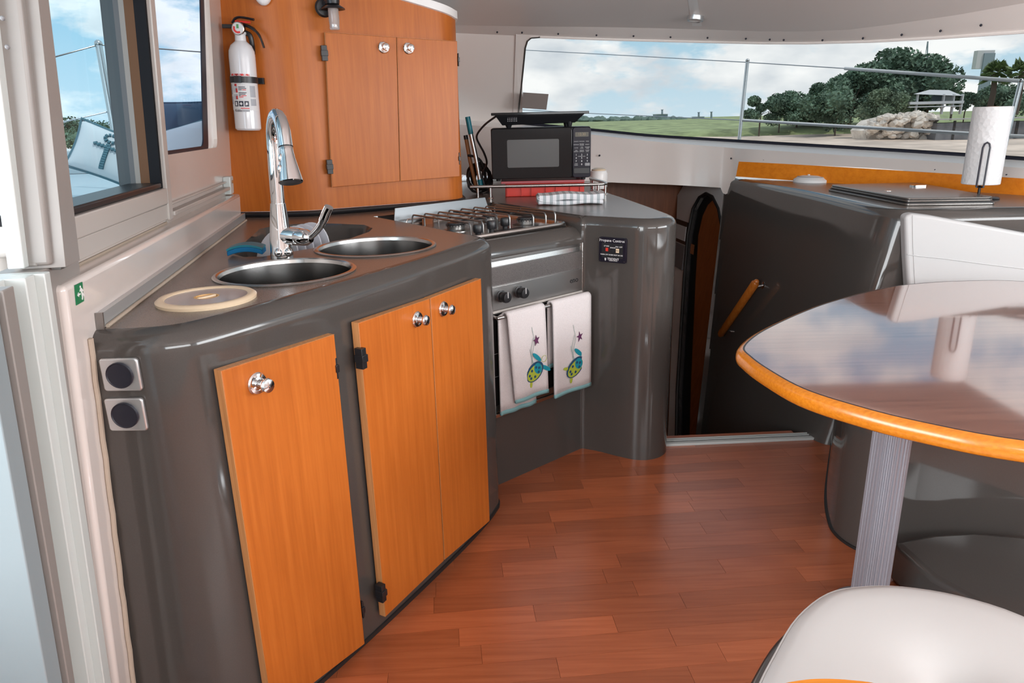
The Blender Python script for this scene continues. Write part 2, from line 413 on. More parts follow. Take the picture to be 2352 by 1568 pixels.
# striped folded towel
m = mat('stripe_towel', (0.7, 0.7, 0.72), 0.95); w = nn(m, 'ShaderNodeTexWave'); w.inputs['Scale'].default_value = 11.0; w.inputs['Distortion'].default_value = 0.2
lk(m, coords(m, (1, 0.0, 0.0)), w.inputs['Vector']); lk(m, ramp(m, w.outputs['Fac'], [(0.38, (0.40, 0.44, 0.46)), (0.50, (0.72, 0.72, 0.74))]), bsdf(m).inputs['Base Color'])
# perforated vent
m = mat('vent_steel', (0.34, 0.33, 0.33), 0.35, 0.9); vv = nn(m, 'ShaderNodeTexVoronoi'); vv.inputs['Scale'].default_value = 520; lk(m, coords(m, (1, 1, 1)), vv.inputs['Vector'])
lk(m, ramp(m, vv.outputs['Distance'], [(0.25, (0.22, 0.21, 0.21)), (0.5, (0.40, 0.38, 0.37))]), bsdf(m).inputs['Base Color'])
# outdoors
m = speckle('grass', (0.26, 0.31, 0.14), 0.9, 0.5, 0.35); m = speckle('sand', (0.62, 0.50, 0.41), 0.9, 0.35, 0.25)
m = speckle('leaf', (0.12, 0.19, 0.125), 0.7, 0.6, 0.6); m = speckle('leaf_light', (0.18, 0.24, 0.15), 0.7, 0.5, 0.6); m = speckle('palm', (0.09, 0.14, 0.04), 0.6, 0.5, 1.0)
mat('trunk', (0.10, 0.075, 0.055), 0.9); speckle('rock', (0.72, 0.64, 0.56), 0.9, 0.35, 0.8); speckle('seawall', (0.16, 0.16, 0.17), 0.8, 0.3, 1.0)
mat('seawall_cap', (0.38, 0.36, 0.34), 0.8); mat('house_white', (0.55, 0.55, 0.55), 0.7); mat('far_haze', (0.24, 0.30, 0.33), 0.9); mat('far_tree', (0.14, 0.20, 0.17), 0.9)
m = mat('water', (0.10, 0.14, 0.15), 0.12); bump(m, noise(m, coords(m, (1, 3, 1)), 1.5, 4), 0.25, 0.1)
# =================================================================== STRUCTURE
# ---- floor with separate strips
FA = math.radians(5.5); FX = V((math.cos(FA), math.sin(FA), 0)); FYv = V((-math.sin(FA), math.cos(FA), 0)); FO = V((0.0, 2.722-0.075*0.62, 0))
Mfl = frame(FO, FX)
fl = MB().prism([(-1.2, -3.6), (2.9, -3.6), (2.9, -0.9), (1.35, 0.0), (-0.6, 0.0), (-1.2, -0.7)], -0.03, -0.0045, Mfl).build('floor', 'plank')
tag(fl, 'red-brown laminate saloon floor laid in narrow strips', kind='structure')
row = 0; y = 0.0
while y > -2.45:
    x = -0.75 - random.random()*0.45
    while x < 1.75:
        L = random.choice([0.32, 0.42, 0.5, 0.58, 0.36])
        MB().box(x+.0004, x+L-.0004, y-0.07+.0003, y-.0003, -0.0045, 0.0, Mfl).build('plank', 'plank', fl, smooth=False)
        x += L
    y -= 0.07; row += 1
MB().box(-1.5, 3.2, -3.7, y, -0.03, -0.0004, Mfl).build('floor_aft', 'plank', fl, smooth=False)

# threshold strip, nosing and stairs down
a, b = atz(1529, 1023, 0.004), atz(1890, 1007, 0.004)
th = thing('threshold', 'aluminium ribbed threshold strip at the top of the stairs', 'threshold', (a+b)/2)
Mt = frame(a, b-a); Lt = (b-a).length
MB().box(0, Lt, 0, 0.022, -0.03, 0.006, Mt).build('front_rib', 'white_alu', th, bevel=0.002)
MB().box(0, Lt, 0.022, 0.034, -0.03, 0.002, Mt).build('groove', 'rubber', th)
MB().box(0, Lt, 0.034, 0.040, -0.03, 0.006, Mt).build('middle_rib', 'white_alu', th)
MB().box(0, Lt, 0.040, 0.050, -0.03, 0.002, Mt).build('groove', 'rubber', th)
MB().box(0, Lt, 0.050, 0.055, -0.03, 0.006, Mt).build('rear_rib', 'white_alu', th)
stp = thing('stairs', 'dark companionway stairs dropping into the hull beside the grey column', 'stairs', a, kind='structure')
MB().box(-0.05, Lt-0.09, 0.055, 0.10, -0.04, -0.004, Mt).build('nosing', 'plank', stp)
for k in range(4):
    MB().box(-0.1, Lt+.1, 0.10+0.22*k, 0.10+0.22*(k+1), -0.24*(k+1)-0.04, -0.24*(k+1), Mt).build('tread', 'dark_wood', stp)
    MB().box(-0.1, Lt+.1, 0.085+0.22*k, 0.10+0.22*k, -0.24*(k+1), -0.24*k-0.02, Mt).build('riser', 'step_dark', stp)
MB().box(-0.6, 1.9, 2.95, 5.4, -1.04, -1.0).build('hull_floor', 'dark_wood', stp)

# ---- left (aft-port) wall, leaning inward; local s along wall, z up, o inward
P0 = V((-.764, 1.274, 0)); TW = V((-.1767, .9843, 0)); MW = V((.9843, .1767, 0)); LEAN = 0.07
def wp(s, z, o): p = P0 + TW*s + MW*(o+LEAN*(z-.95)); return V((p.x, p.y, z))
def Wsz(px, py, o=0.0):
    N = V((MW.x, MW.y, -LEAN)); d = ray(px, py); k = ((V((P0.x, P0.y, .95))-EYE).dot(N)+o)/d.dot(N); p = EYE+d*k
    return ((p-P0).dot(TW), p.z)
def wbox(mb, s0, s1, z0, z1, o0, o1):
    return mb.hexa([wp(s0, z0, o0), wp(s1, z0, o0), wp(s1, z0, o1), wp(s0, z0, o1)], [wp(s0, z1, o0), wp(s1, z1, o0), wp(s1, z1, o1), wp(s0, z1, o1)])
UP = -0.05     # face of the upper wall
w1s1, w1z0 = Wsz(360, 432, UP); w2s1, w2z0 = Wsz(500, 338, UP); G2 = UP-.016
w1s0 = Wsz(168, 484, UP)[0]-0.09; w2s0 = Wsz(369, 354, UP)[0]
TOPZ = 1.97
win1 = [V((w1s0, w1z0)), V((w1s1+.02, w1z0)), V((w1s1+.02, TOPZ-.05)), V((w1s0, TOPZ-.05))]
win2 = fillet([(w2s0, w2z0), (w2s1, w2z0), (w2s1+.035, TOPZ-.06), (w2s0, TOPZ-.06)], [0, .03, .05, 0], 5)
outer = [V((-.11, -0.02)), V((1.75, -0.02)), V((1.75, TOPZ)), V((-.11, TOPZ))]
wl = MB().plate(outer, [win1, win2], lambda u, v, o: wp(u, v, o), UP, UP-0.026).build('wall_left', 'white_gel', smooth=False)
tag(wl, 'glossy cream moulded cabin wall with two windows beside the sink counter', kind='structure')
# moulded ledge along the counter
lsec = [(-.12, 0.0), (1.535, 0.0), (1.535, 1.055), (-.12, 1.055)]
mb = MB(); mb.hexa([wp(*lsec[i], UP-.01) for i in range(4)], [wp(*lsec[i], 0.0) for i in range(4)])
mb.build('ledge', 'white_gel', wl, bevel=0.010, seg=4)
# aluminium trim strip standing on the worktop
mb = MB(); wbox(mb, -.008, 1.545, .951, .979, 0.0005, .012); mb.build('backsplash_strip', 'alu_strip', wl)
mb = MB(); wbox(mb, -.012, -.008, .945, .981, 0.0005, .014); mb.build('strip_end_cap', 'steel_dark', wl)
mb = MB(); mb.tube([wp(.0+1.54*k/20, .9525, .016) for k in range(21)], .004, 6); mb.build('sealant_bead', 'caulk', wl)
mb = MB(); mb.tube([wp(-.10+1.6*k/20, 1.0565, UP+.002) for k in range(21)], .0035, 6); mb.build('sealant_bead', 'caulk', wl)
mb = MB(); mb.tube([wp(-.121, 1.05-1.05*k/20, UP+.01+.002*math.sin(k*1.7)) for k in range(21)], .003, 6); mb.build('sealant_bead', 'caulk', wl)
mb = MB(); mb.tube([wp(-.053+.002*math.sin(k*2.3), .945-.94*k/24, .003) for k in range(25)], .0055, 6); mb.build('sealant_bead', 'caulk', wl)
# window 1 : sliding pane in aluminium frame
w1 = thing('window_1', 'wide sliding side window with black gasket and tinted pane', None, wp(w1s0, w1z0, UP), kind='structure')
mb = MB(); g = 0.008
mb.add([wp(w1s0, w1z0, UP-.06), wp(w1s1, w1z0, UP-.06), wp(w1s1, TOPZ, UP-.06), wp(w1s0, TOPZ, UP-.06)], [(0, 1, 2, 3)]); mb.build('pane', 'glass_left', w1)
mb = MB(); wbox(mb, w1s0, w1s1+.02, w1z0-.001, w1z0+.014, UP-.07, UP+.012); mb.build('gasket', 'black', w1, bevel=.004)
for oa_, ob_, mt in [(-.138, -.098, 'reflect_grey'), (-.098, -.086, 'reflect_beige'), (-.086, -.064, 'reflect_tan'), (-.064, UP+.012, 'sash_black')]:
    mb = MB(); wbox(mb, w1s1-.003, w1s1+.022, w1z0-.004, TOPZ, oa_, ob_); mb.build('reflection_gasket', mt, w1)  # grey, beige and tan bands paint the pane's reflection; the black is gasket
mb = MB(); wbox(mb, w1s1-.055, w1s1-.02, w1z0+.45, w1z0+.50, UP-.03, UP+.004); mb.build('latch', 'black', w1)
# frame members
fr = thing('window_frame', 'cream aluminium sliding-window frame with bottom track on the cabin wall', 'window frame', wp(w1s1, w1z0, UP))
mb = MB(); wbox(mb, w1s1+.012, w1s1+.052, w1z0-.085, TOPZ, UP, UP+.022); mb.build('stile', 'cream_alu', fr, bevel=.003)
mb = MB(); wbox(mb, w1s0-.02, w1s1+.012, w1z0-.042, w1z0-.001, UP, UP+.022); mb.build('bottom_rail', 'cream_alu', fr, bevel=.003)
mb = MB(); wbox(mb, w1s0-.02, w1s1+.040, w1z0-.082, w1z0-.043, UP, UP+.018); mb.build('lower_panel', 'cream_alu', fr, bevel=.002)
s3 = Wsz(515, 420, UP)[0]
mb = MB(); wbox(mb, w1s1+.053, s3, w1z0-.078, w1z0-.066, UP, UP+.026); mb.build('track_lip', 'cream_alu', fr, bevel=.002)
mb = MB(); wbox(mb, w1s1+.053, s3, w1z0-.10, w1z0-.078, UP, UP+.006); mb.build('track_floor', 'cream_alu', fr)
mb = MB(); wbox(mb, w1s1+.053, s3, w1z0-.052, w1z0-.046, UP, UP+.014); mb.build('track_lip', 'cream_alu', fr, bevel=.002)
mb = MB(); wbox(mb, s3-.03, s3+.03, w1z0-.095, w1z0-.03, UP, UP+.028); mb.build('end_block', 'white_alu', fr, bevel=.004)
mb = MB(); mb.lathe([(0, 0), (.006, 0), (.006, .004), (0, .005)], 10, Matrix.Translation(wp(s3, w1z0-.05, UP+.028)) @ MW.to_track_quat('Z', 'Y').to_matrix().to_4x4()); mb.build('screw', 'tan_wood', fr)
# window 2
w2 = thing('window_2', 'fixed side window with dark rubber edge between mullion and wood locker', None, wp(w2s0, w2z0, UP), kind='structure')
g0, gz = Wsz(476, 342, G2); g1 = Wsz(466, 0, G2)[0]; i0_ = Wsz(465, 336, G2)[0]; i1_ = Wsz(458, 0, G2)[0]; gt = Wsz(466, 0, G2)[1]
def ext(sa, sb, z): return sa+(sb-sa)*(z-gz)/(gt-gz)
mb = MB().flat([V((w2s0-.02, w2z0-.01)), V((w2s1, w2z0-.01)), V((w2s1+.03, TOPZ)), V((w2s0-.02, TOPZ))], [], lambda u, v: wp(u, v, G2)); mb.build('pane', 'glass_left2', w2)
fo_ = fillet([(w2s0-.02, gz-.01), (g0, gz-.01), (ext(g0, g1, TOPZ), TOPZ), (w2s0-.02, TOPZ)], [0, .03, 0, 0], 5); fi_ = fillet([(w2s0-.01, gz+.012), (i0_, gz+.012), (ext(i0_, i1_, TOPZ), TOPZ-.01), (w2s0-.01, TOPZ-.01)], [0, .03, 0, 0], 5)
mb = MB(); mb.plate(fo_, [fi_], lambda u, v, o: wp(u, v, o), G2, G2+.004); mb.build('rubber_edge', 'navy_black', w2)
mb = MB(); mb.plate([V((g0-.002, gz-.012)), V((w2s1+.002, gz-.012)), V((w2s1+.032, TOPZ)), V((ext(g0, g1, TOPZ)-.002, TOPZ))], [], lambda u, v, o: wp(u, v, o), G2+.001, G2+.0035); mb.build('inner_surround', 'sill_white', w2)
# ---- companionway post / door jamb
dj = thing('door_1', 'cream and white aluminium jamb of the open sliding door', None, wp(-.15, 0, 0), kind='structure')
pa = Wsz(28, 0, 0)[0]; pb = Wsz(110, 0, 0)[0]
def vstrip(name, s0, s1, z0, z1, o0, o1, mt, bev=.004, s0t=None, s1t=None):
    k_ = (z1-z0)/(1.485-z0) if z0 > .9 else 1.0
    s0t = s0 if s0t is None else s0+(s0t-s0)*k_; s1t = s1 if s1t is None else s1+(s1t-s1)*k_
    mb = MB(); mb.hexa([wp(s0, z0, o0), wp(s1, z0, o0), wp(s1, z0, o1), wp(s0, z0, o1)], [wp(s0t, z1, o0), wp(s1t, z1, o0), wp(s1t, z1, o1), wp(s0t, z1, o1)])
    return mb.build(name, mt, dj, bevel=bev)
zb = 1.095
def S(px, py): return Wsz(px, py, 0)[0]
def So(px, py, o): return Wsz(px, py, o)[0]
for n_, xa, xb, ya, yb, o0, o1, mt, bev in [('post_face', 112, 150, 48, 92, -.06, -.004, 'post_alu', .006), ('post_nose', 146, 181, 88, 112, -.05, .014, 'post_alu', .010), ('post_step', 90, 114, 28, 50, -.06, -.020, 'post_alu', .003),
        ('track_rail', 80, 92, 19, 30, -.05, -.024, 'post_alu', .002), ('track_gasket', 72, 80, 8, 18, -.05, -.032, 'sash_black', .001), ('outer_rail', 50, 72, -24, 8, -.06, -.036, 'white_alu', .002)]:
    vstrip(n_, So(xa, 575, o1), So(xb, 575, o1), zb if n_ != 'post_nose' else zb-.005, TOPZ+.2, o0, o1, mt, bev, So(ya, 0, o1), So(yb, 0, o1))
for px, py in [(6, 42), (17, 108)]:
    MB().ball(wp(*Wsz(px, py, -.018), -.018), .0035, .0035, .0035, 8, 6).build('screw', 'grey_paint', dj)
for k, (x9, x15, o0, o1, mt) in enumerate([(150, 258, -.06, -.012, 'cream_alu'), (116, 226, -.07, -.010, 'white_alu'), (82, 186, -.09, -.030, 'grey_paint'), (52, 170, -.08, -.016, 'white_alu'), (44, 165, -.08, -.030, 'navy_black'), (10, 132, -.07, -.018, 'outer_white')]):
    pass
edges = [(238, 331), (150, 258), (137, 240), (116, 226), (80, 186), (76, 180), (50, 170), (44, 165), (8, 130)]
mats = [('post_alu', -.014), ('white_alu', .002), ('white_alu', -.012), ('white_alu', -.040), ('white_alu', -.020), ('post_alu', -.004), ('navy_black', -.030), ('cockpit_gel', -.010)]
nm = ['jamb_face', 'bright_lip', 'jamb_channel', 'jamb_web', 'track_edge', 'rounded_bead', 'brush_seal', 'outer_panel']
for (e0, e1, (mt, o1), n_) in zip(edges, edges[1:], mats, nm):
    vstrip(n_, Wsz(e1[1], 1568, 0)[0], Wsz(e0[1], 1568, 0)[0], -.02 if False else Wsz(e0[1], 1568, 0)[1]-.35, 1.09, -.08, o1, mt, .002, Wsz(e1[0], 900, 0)[0]-.012*0, Wsz(e0[0], 900, 0)[0])
mb = MB(); wbox(mb, S(128, 575), S(142, 565), zb-.01, zb+.03, -.01, .004); mb.build('latch_stub', 'steel_dark', dj)
# ---- outer cockpit moulding seen past the jamb
ck = thing('cockpit_moulding', 'pale glossy cockpit moulding outside the open door', None, (-1.4, .8, -.2), kind='structure')
mb = MB().box(-1.6, -1.02, -1.2, 1.02, -.3, .70); mb.build('side_panel', 'cockpit_gel', ck, bevel=.05)
mb = MB().box(-6.5, 3.4, -4.5, -1.3, -.55, -.35); mb.build('sole', 'cockpit_gel', ck)
mb = MB().box(-6.5, -1.65, -1.3, 4.2, -.55, -.35); mb.build('sole', 'cockpit_gel', ck)

# ---- front windscreen wall
BP = [V((p[0], p[1])) for p in catmull([(-.9, 4.3, 0), (-.25, 4.52, 0), (.15, 4.60, 0), (.6, 4.62, 0), (1.05, 4.56, 0), (1.42, 4.36, 0), (1.85, 3.85, 0), (2.3, 3.15, 0), (2.75, 2.3, 0), (3.0, 1.4, 0), (3.1, .2, 0)], 8)]
def inset(d): return offset2(BP, -d)
def curtain(px, py, poly):
    d = ray(px, py); best = None
    for a, b in zip(poly, poly[1:]):
        e = b-a; den = d.x*e.y-d.y*e.x
        if abs(den) < 1e-9: continue
        k = (a.x*e.y-a.y*e.x)/den; u = (a.x*d.y-a.y*d.x)/den
        if k > 0.2 and -0.001 <= u <= 1.001 and (best is None or k < best): best = k
    return EYE + d*best
Yb = [(1000, 270), (1190, 284), (1360, 300), (1500, 314), (1700, 326), (1900, 338), (2100, 350), (2352, 367), (2800, 398), (3400, 430)]
Ysill = [(1000, 282), (1190, 296), (1360, 309), (1500, 325), (1700, 341), (1900, 354), (2100, 367), (2352, 386), (2800, 420), (3400, 455)]
Ycoam = [(1000, 398), (1200, 408), (1380, 418), (1560, 425), (1655, 431), (1660, 443), (1666, 446), (1672, 444), (1678, 437), (1684, 424), (1690, 404), (1697, 372), (1800, 376), (2000, 386), (2352, 411), (2800, 450), (3400, 490)]
Yt = [(1000, 74), (1215, 83), (1400, 90), (1600, 95), (1750, 98), (1850, 98), (2000, 94), (2150, 86), (2352, 72), (2800, 35), (3400, -20)]
Yh = [(1000, 57), (1220, 61), (1380, 62), (1560, 66), (1750, 72), (1850, 72.5), (1950, 68), (2050, 56), (2200, 34), (2352, 7), (2800, -80), (3400, -200)]
colsA = [1000, 1060, 1120, 1170, 1200]; colsW = [1200, 1206, 1216, 1240, 1280, 1320, 1360, 1420, 1480, 1540, 1600, 1650, 1655, 1660, 1666, 1672, 1678, 1684, 1690, 1697, 1750, 1800, 1850, 1900, 1950, 2000, 2050, 2100, 2150, 2200, 2250, 2300, 2352, 2420, 2500, 2600, 2720, 2850, 3000, 3200]
cut = {1200: (150, None), 1206: (100, None), 1216: (84, None)}
INT, INH, INS, INC = .36, .47, .11, .15
pT, pH, pS, pC, pB = inset(INT), inset(INH), inset(INS), inset(INC), inset(0)
def ring(cols, Y, poly): return [curtain(c, interp(Y, c), poly) for c in cols]
allc = colsA[:-1]+colsW
RB, RS, RC, RT, RH = ring(allc, Yb, pB), ring(allc, Ysill, pS), ring(allc, Ycoam, pC), ring(allc, Yt, pT), ring(allc, Yh, pH)
wf = thing('wall_front', 'white moulded cabin front with header and coaming around the wrap-around windscreen', None, (1, 4.3, .9), kind='structure')
MB().strip([RC, RS]).build('coaming', 'white_gel', wf, angle=60)
MB().strip([RS, RB]).build('window_sill', 'sill_white', wf, angle=60)
MB().strip([RT, RH]).build('header', 'white_liner', wf, angle=60)
RT2 = [p+V((0, .02, -.012)) for p in RT]
# outside skin so the shell is closed
RBo = [p+V((.02, .06, -.02)) for p in RB]; RCo = [p+V((.02, .06, .004)) for p in RC]
MB().strip([RB, RBo, RCo, RC]).build('outer_skin', 'outer_white', wf, angle=60)
nA = len(colsA)
edgeL_b, edgeL_t = RB[nA-1], RT[nA-1]
MB().strip([RB[:nA], RT[:nA]]).build('side_panel', 'white_liner', wf)
# corner filler of the window's rounded top left
gl = MB().strip([[p for p in RB[nA-1:]], [p for p in RT[nA-1:]]])
w3 = thing('window_3', 'long curved windscreen looking out over grass and trees', None, edgeL_b, kind='structure')
gl.build('pane', 'glass_front', w3, angle=70)
def on_glass(px, py, o=0.0): return curtain(px, py, inset(INT*(284-py)/200.0+o))
gpx = [(1189, 272), (1193, 235), (1197, 200), (1203, 140), (1206, 110), (1211, 94), (1220, 86.5), (1240, 85)]
MB().tube([on_glass(x, y, .006) for x, y in gpx], .006, 6).build('side_gasket', 'steel_dark', w3)
MB().plate([V(q) for q in gpx+[(1245, 80), (1185, 72), (1178, 272)]], [], lambda u, v, o: on_glass(u, v, .004+o), 0, .003).build('corner_panel', 'white_liner', wf)
MB().tube([p+V((0, -.004, .004)) for p in RB[nA-1:]], .011, 6).build('bottom_gasket', 'navy_black', w3)
MB().tube([p+V((0, -.002, -.002)) for p in RT[nA+1:]], .007, 6).build('top_gasket', 'white_liner', w3)
# underside of the coaming
MB().strip([RC[:nA+9], [p+V((.05, .3, .0)) for p in RC[:nA+9]]]).build('coaming_underside', 'white_liner', wf)
# snap studs on header and coaming
for px, py in [(1142, 74), (1199, 75), (1282, 78), (1370, 81), (1455, 83), (1540, 85.5), (1625, 87), (1713, 89), (1768, 91), (1800, 92), (1889, 92.5), (1982, 88), (2071, 80), (2160, 71), (2253, 58)]:
    p = curtain(px, py, inset((INT+INH)/2)); MB().ball(p, .0052, .0052, .0052, 8, 6).build('snap_stud', 'navy_black', wf)
for px, py in [(1680, 363.5), (1755, 368), (1829, 372), (1910, 376.5), (1972, 380), (1990, 381.5), (2071, 386), (2148, 390.5), (2312, 402)]:
    p = curtain(px, py, inset((INS+INC)/2)); MB().ball(p+V((-.004, -.006, 0)), .0052, .0052, .0052, 8, 6).build('snap_stud', 'navy_black', wf)
p = curtain(1377, 357, inset(INC)); MB().ball(p, .006, .006, .006, 8, 6).build('snap_stud', 'navy_black', wf)
# orange wood strip behind the desk
sp = [(1697, 371), (1800, 376), (2000, 388), (2200, 400), (2352, 410), (2600, 432)]; sb = [(1690, 405), (1800, 413), (2000, 427), (2200, 442), (2352, 452), (2600, 474)]
pI = inset(INC+.004)
r1 = [curtain(x, y, pI) for x, y in sp]; r2 = [curtain(x, y, pI) for x, y in sb]
mb = MB(); mb.strip([r1, r2]); mb.strip([r2, [p+V((.012, .015, 0)) for p in r2]]); mb.strip([r1, [p+V((.012, .015, 0)) for p in r1]]); mb.strip([[p+V((.012, .015, 0)) for p in r1], [p+V((.012, .015, 0)) for p in r2]])
ws = mb.build('trim_1', 'veneer_x'); tag(ws, 'bright orange wood trim board along the wall behind the desk', kind='structure')
# ---- ceiling
extra = [V((3.05, .9, 1.68)), V((2.9, -.9, 1.80)), V((1.2, -1.25, 1.92)), V((-.75, -1.2, 1.95)), V((-.62, .6, 1.96)), V((-.75, 1.2, 1.95)), V((-1.05, 2.9, 1.93)), V((-1.5, 3.6, 1.92)), V((-1.2, 4.3, 1.90))]
loop = RH+extra; cen = V((.9, 1.2, 1.96)); rings = [loop]
for k, (t, z) in enumerate([(.06, .012), (.14, .022), (.30, .04), (.55, .05), (.98, .055)]):
    rings.append([p.lerp(cen, t)+V((0, 0, z*.6)) for p in loop])
ce = MB().strip(rings, closed=True).build('ceiling', 'white_liner', angle=80); tag(ce, 'low cream cabin ceiling with soft rounded edge', kind='structure')
mb = MB().box(-1.8, 3.3, -1.35, 4.9, 2.08, 2.12); tag(mb.build('roof', 'outer_white'), 'coachroof deck above the saloon', kind='structure')
# lower starboard side wall
mb = MB().box(3.08, 3.15, -1.3, 1.6, -.1, 1.08); tag(mb.build('wall_right', 'white_gel'), 'cream lower cabin side wall beyond the table', kind='structure')
mb = MB().plate([V((-.8, -.1)), V((3.1, -.1)), V((3.1, 1.98)), V((-.8, 1.98))], [[V((.1, 1.28)), V((2.5, 1.28)), V((2.5, 1.76)), V((.1, 1.76))]], lambda u, v, o: V((u, o, v)), -1.30, -1.26); tag(mb.build('wall_back', 'white_liner', smooth=False), 'cream aft cabin wall with a long opening added for the fill lamp', kind='structure')  # unseen wall; its window opening is made up for the aft fill lamp
# ---- stairwell: hull bulkhead with arched opening, hull lining
BL0, BL1 = V((1.354, 4.337, .927)), V((1.111, 3.775, -.478)); bu_ = V((-.115, .80, 0)).normalized(); BD = (BL1-BL0)/(BL1.z-BL0.z); bn_ = bu_.cross(BL1-BL0).normalized()
if bn_.x > 0: bn_ = -bn_
def bk(px, py): p = atpl(px, py, BL0, bn_); return ((p-BL0-BD*(p.z-BL0.z)).dot(bu_), p.z)
def bkp(u, v, o): return BL0+BD*(v-BL0.z)+bu_*u+bn_*o
outl = [bk(1680, 425), bk(1618, 1100), bk(1530, 1100), bk(1556, 448), bk(1570, 425)]
arch = [bk(*q) for q in [(1553, 1060), (1556, 900), (1572, 640), (1580, 540), (1592, 480), (1607, 453), (1622, 444), (1637, 452), (1651, 480), (1660, 530), (1661, 600), (1650, 780), (1630, 1060)]]
hb = MB().plate([V(q) for q in outl], [[V(q) for q in arch]], bkp, 0, -.03).build('wall_hull', 'white_liner', smooth=False); tag(hb, 'beige hull bulkhead with arched doorway below the coaming', kind='structure')
d1 = thing('door_2', 'narrow arched dark wood door with black rubber seal in the hull', None, bkp(.3, 0, 0), kind='structure')
pan = [bk(*q) for q in [(1578, 1060), (1583, 880), (1594, 640), (1600, 540), (1610, 495), (1622, 470), (1634, 458), (1645, 475), (1655, 520), (1657, 600), (1646, 780), (1625, 1060)]]
MB().plate([V(q) for q in arch], [], bkp, -.036, -.05).build('seal', 'rubber', d1)
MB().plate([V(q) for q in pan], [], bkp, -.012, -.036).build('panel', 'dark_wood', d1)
ap = [bkp(u, v, .002) for u, v in arch]; MB().tube(ap, .010, 6).strip([[bkp(u, v, .003) for u, v in arch], [bkp(u, v, -.04) for u, v in arch]]).build('rubber_edge', 'rubber', d1)
q = bk(1590, 572); MB().add([bkp(q[0]-.03, q[1]-.03, .0), bkp(q[0]+.03, q[1]-.03, 0), bkp(q[0]+.03, q[1]+.03, 0), bkp(q[0]-.03, q[1]+.03, 0)], [(0, 1, 2, 3)]).build('hinge', 'steel', d1)
mb = MB().box(-.3, 1.6, 5.16, 5.2, -1.1, 1.0).box(-.34, -.3, 2.8, 5.2, -1.1, .94).box(1.55, 1.6, 4.45, 5.2, -1.1, .98).box(-.3, 1.6, 5.0, 5.16, .92, 1.0); tag(mb.build('wall_lining_block', 'dark_wood'), 'dark wood hull lining behind the stairwell with added boxes blocking light', kind='structure')  # back panel is lining; side and top boxes added to stop light leaking in
mb = MB().box(-.3, 1.5, 4.50, 5.18, .92, .95); tag(mb.build('ceiling_hull', 'white_liner'), 'low cream soffit over the stairwell', kind='structure')
# =================================================================== GALLEY
ZT = .95
def bevel_rings(poly, r, ztop, zbot, side=1, n=7):
    """wall from zbot up with a quarter-round shoulder; returns rings of points, last = flat-top boundary (2-D)"""
    rings = [[V((p.x, p.y, zbot)) for p in poly], [V((p.x, p.y, ztop-r-.02)) for p in poly]]
    for k in range(n):
        a = math.pi/2*k/(n-1); q = offset2(poly, side*r*(1-math.cos(a))); z = ztop-r+r*math.sin(a)
        rings.append([V((p.x, p.y, z)) for p in q])
    return rings
gal = thing('galley_counter', 'glossy grey moulded galley counter with brown-grey worktop and orange wood doors', 'counter', (-.4, 1.9, 0))
sp_front = catmull([(-.90, 1.228, 0), (-.80, 1.226, 0), (-.70, 1.227, 0), (-.625, 1.243, 0), (-.565, 1.292, 0), (-.482, 1.421, 0), (-.347, 1.652, 0), (-.175, 1.967, 0), (-.097, 2.131, 0), (-.061, 2.229, 0)], 5)
sp_front = [V((p.x, p.y)) for p in sp_front] + [V((-.0595, 2.252)), V((-.064, 2.274)), V((-.076, 2.296)), V((-.095, 2.322))] + [V((-.095, 2.322)).lerp(V((-.502, 2.862)), k/8) for k in range(1, 9)]
RS_ = bevel_rings(sp_front, .042, ZT, 0.012)
MB().strip(RS_).build('sink_unit_front', 'gelcoat_grey', gal, angle=50)
MB().strip([[V((p.x, p.y, 0.0)) for p in offset2(sp_front, -.004)], [V((p.x, p.y, .012)) for p in offset2(sp_front, -.004)], [V((p.x, p.y, .013)) for p in sp_front]]).build('base_gasket', 'rubber', gal)
cp = catmull([(-.09, 3.235, 0), (.10, 2.94, 0), (.250, 2.705, 0), (.285, 2.684, 0), (.34, 2.657, 0), (.42, 2.604, 0), (.485, 2.570, 0), (.545, 2.572, 0), (.595, 2.605, 0), (.622, 2.662, 0), (.620, 2.76, 0), (.592, 3.0, 0), (.545, 3.35, 0), (.505, 3.64, 0), (.45, 4.4, 0)], 5)
cp = [V((p.x, p.y)) for p in cp]
RC_ = bevel_rings(cp, .034, ZT, -1.0)
MB().strip(RC_).build('corner_column', 'gelcoat_grey', gal, angle=50)
# worktop
f1 = [V((p.x, p.y)) for p in RS_[-1]]; f2 = [V((p.x, p.y)) for p in RC_[-1]]
outerW = f1 + [V((-.505, 2.85))*1.0, V((-.085, 3.243))] + f2 + [V((-1.3, 4.4)), V((-1.25, 2.9)), V((wp(1.55, .95, -.02).x, wp(1.55, .95, -.02).y)), V((wp(0, .95, -.02).x, wp(0, .95, -.02).y))]
SINKS = [(-.560, 1.757, .172), (-.397, 2.107, .178)]
bas = [(533, 582), (560, 590), (603, 589), (735, 567), (800, 549), (848, 532), (856, 524), (836, 516), (760, 513), (700, 513), (640, 517), (597, 525), (575, 545)]
basin = [V(atz(x, y, ZT)[:2]) for x, y in bas]
holes = [circle(r-.008, 40, x, y) for x, y, r in SINKS] + [basin]
MB().flat(outerW, holes, lambda u, v: V((u, v, ZT))).build('worktop', 'worktop', gal, smooth=False)
bc = sum(basin, V((0, 0)))/len(basin)
r0 = [V((p.x, p.y, ZT)) for p in basin]; r1 = [V((*(bc+(p-bc)*.97), ZT-.015)) for p in basin]; r2 = [V((*(bc+(p-bc)*.90), ZT-.13)) for p in basin]; r3 = [V((*(bc+(p-bc)*.80), ZT-.15)) for p in basin]; r4 = [V((*(bc+(p-bc)*.02), ZT-.152)) for p in basin]
MB().strip([r0, r1, r2, r3, r4], closed=True).build('dish_basin', 'gelcoat_grey', gal, angle=50)
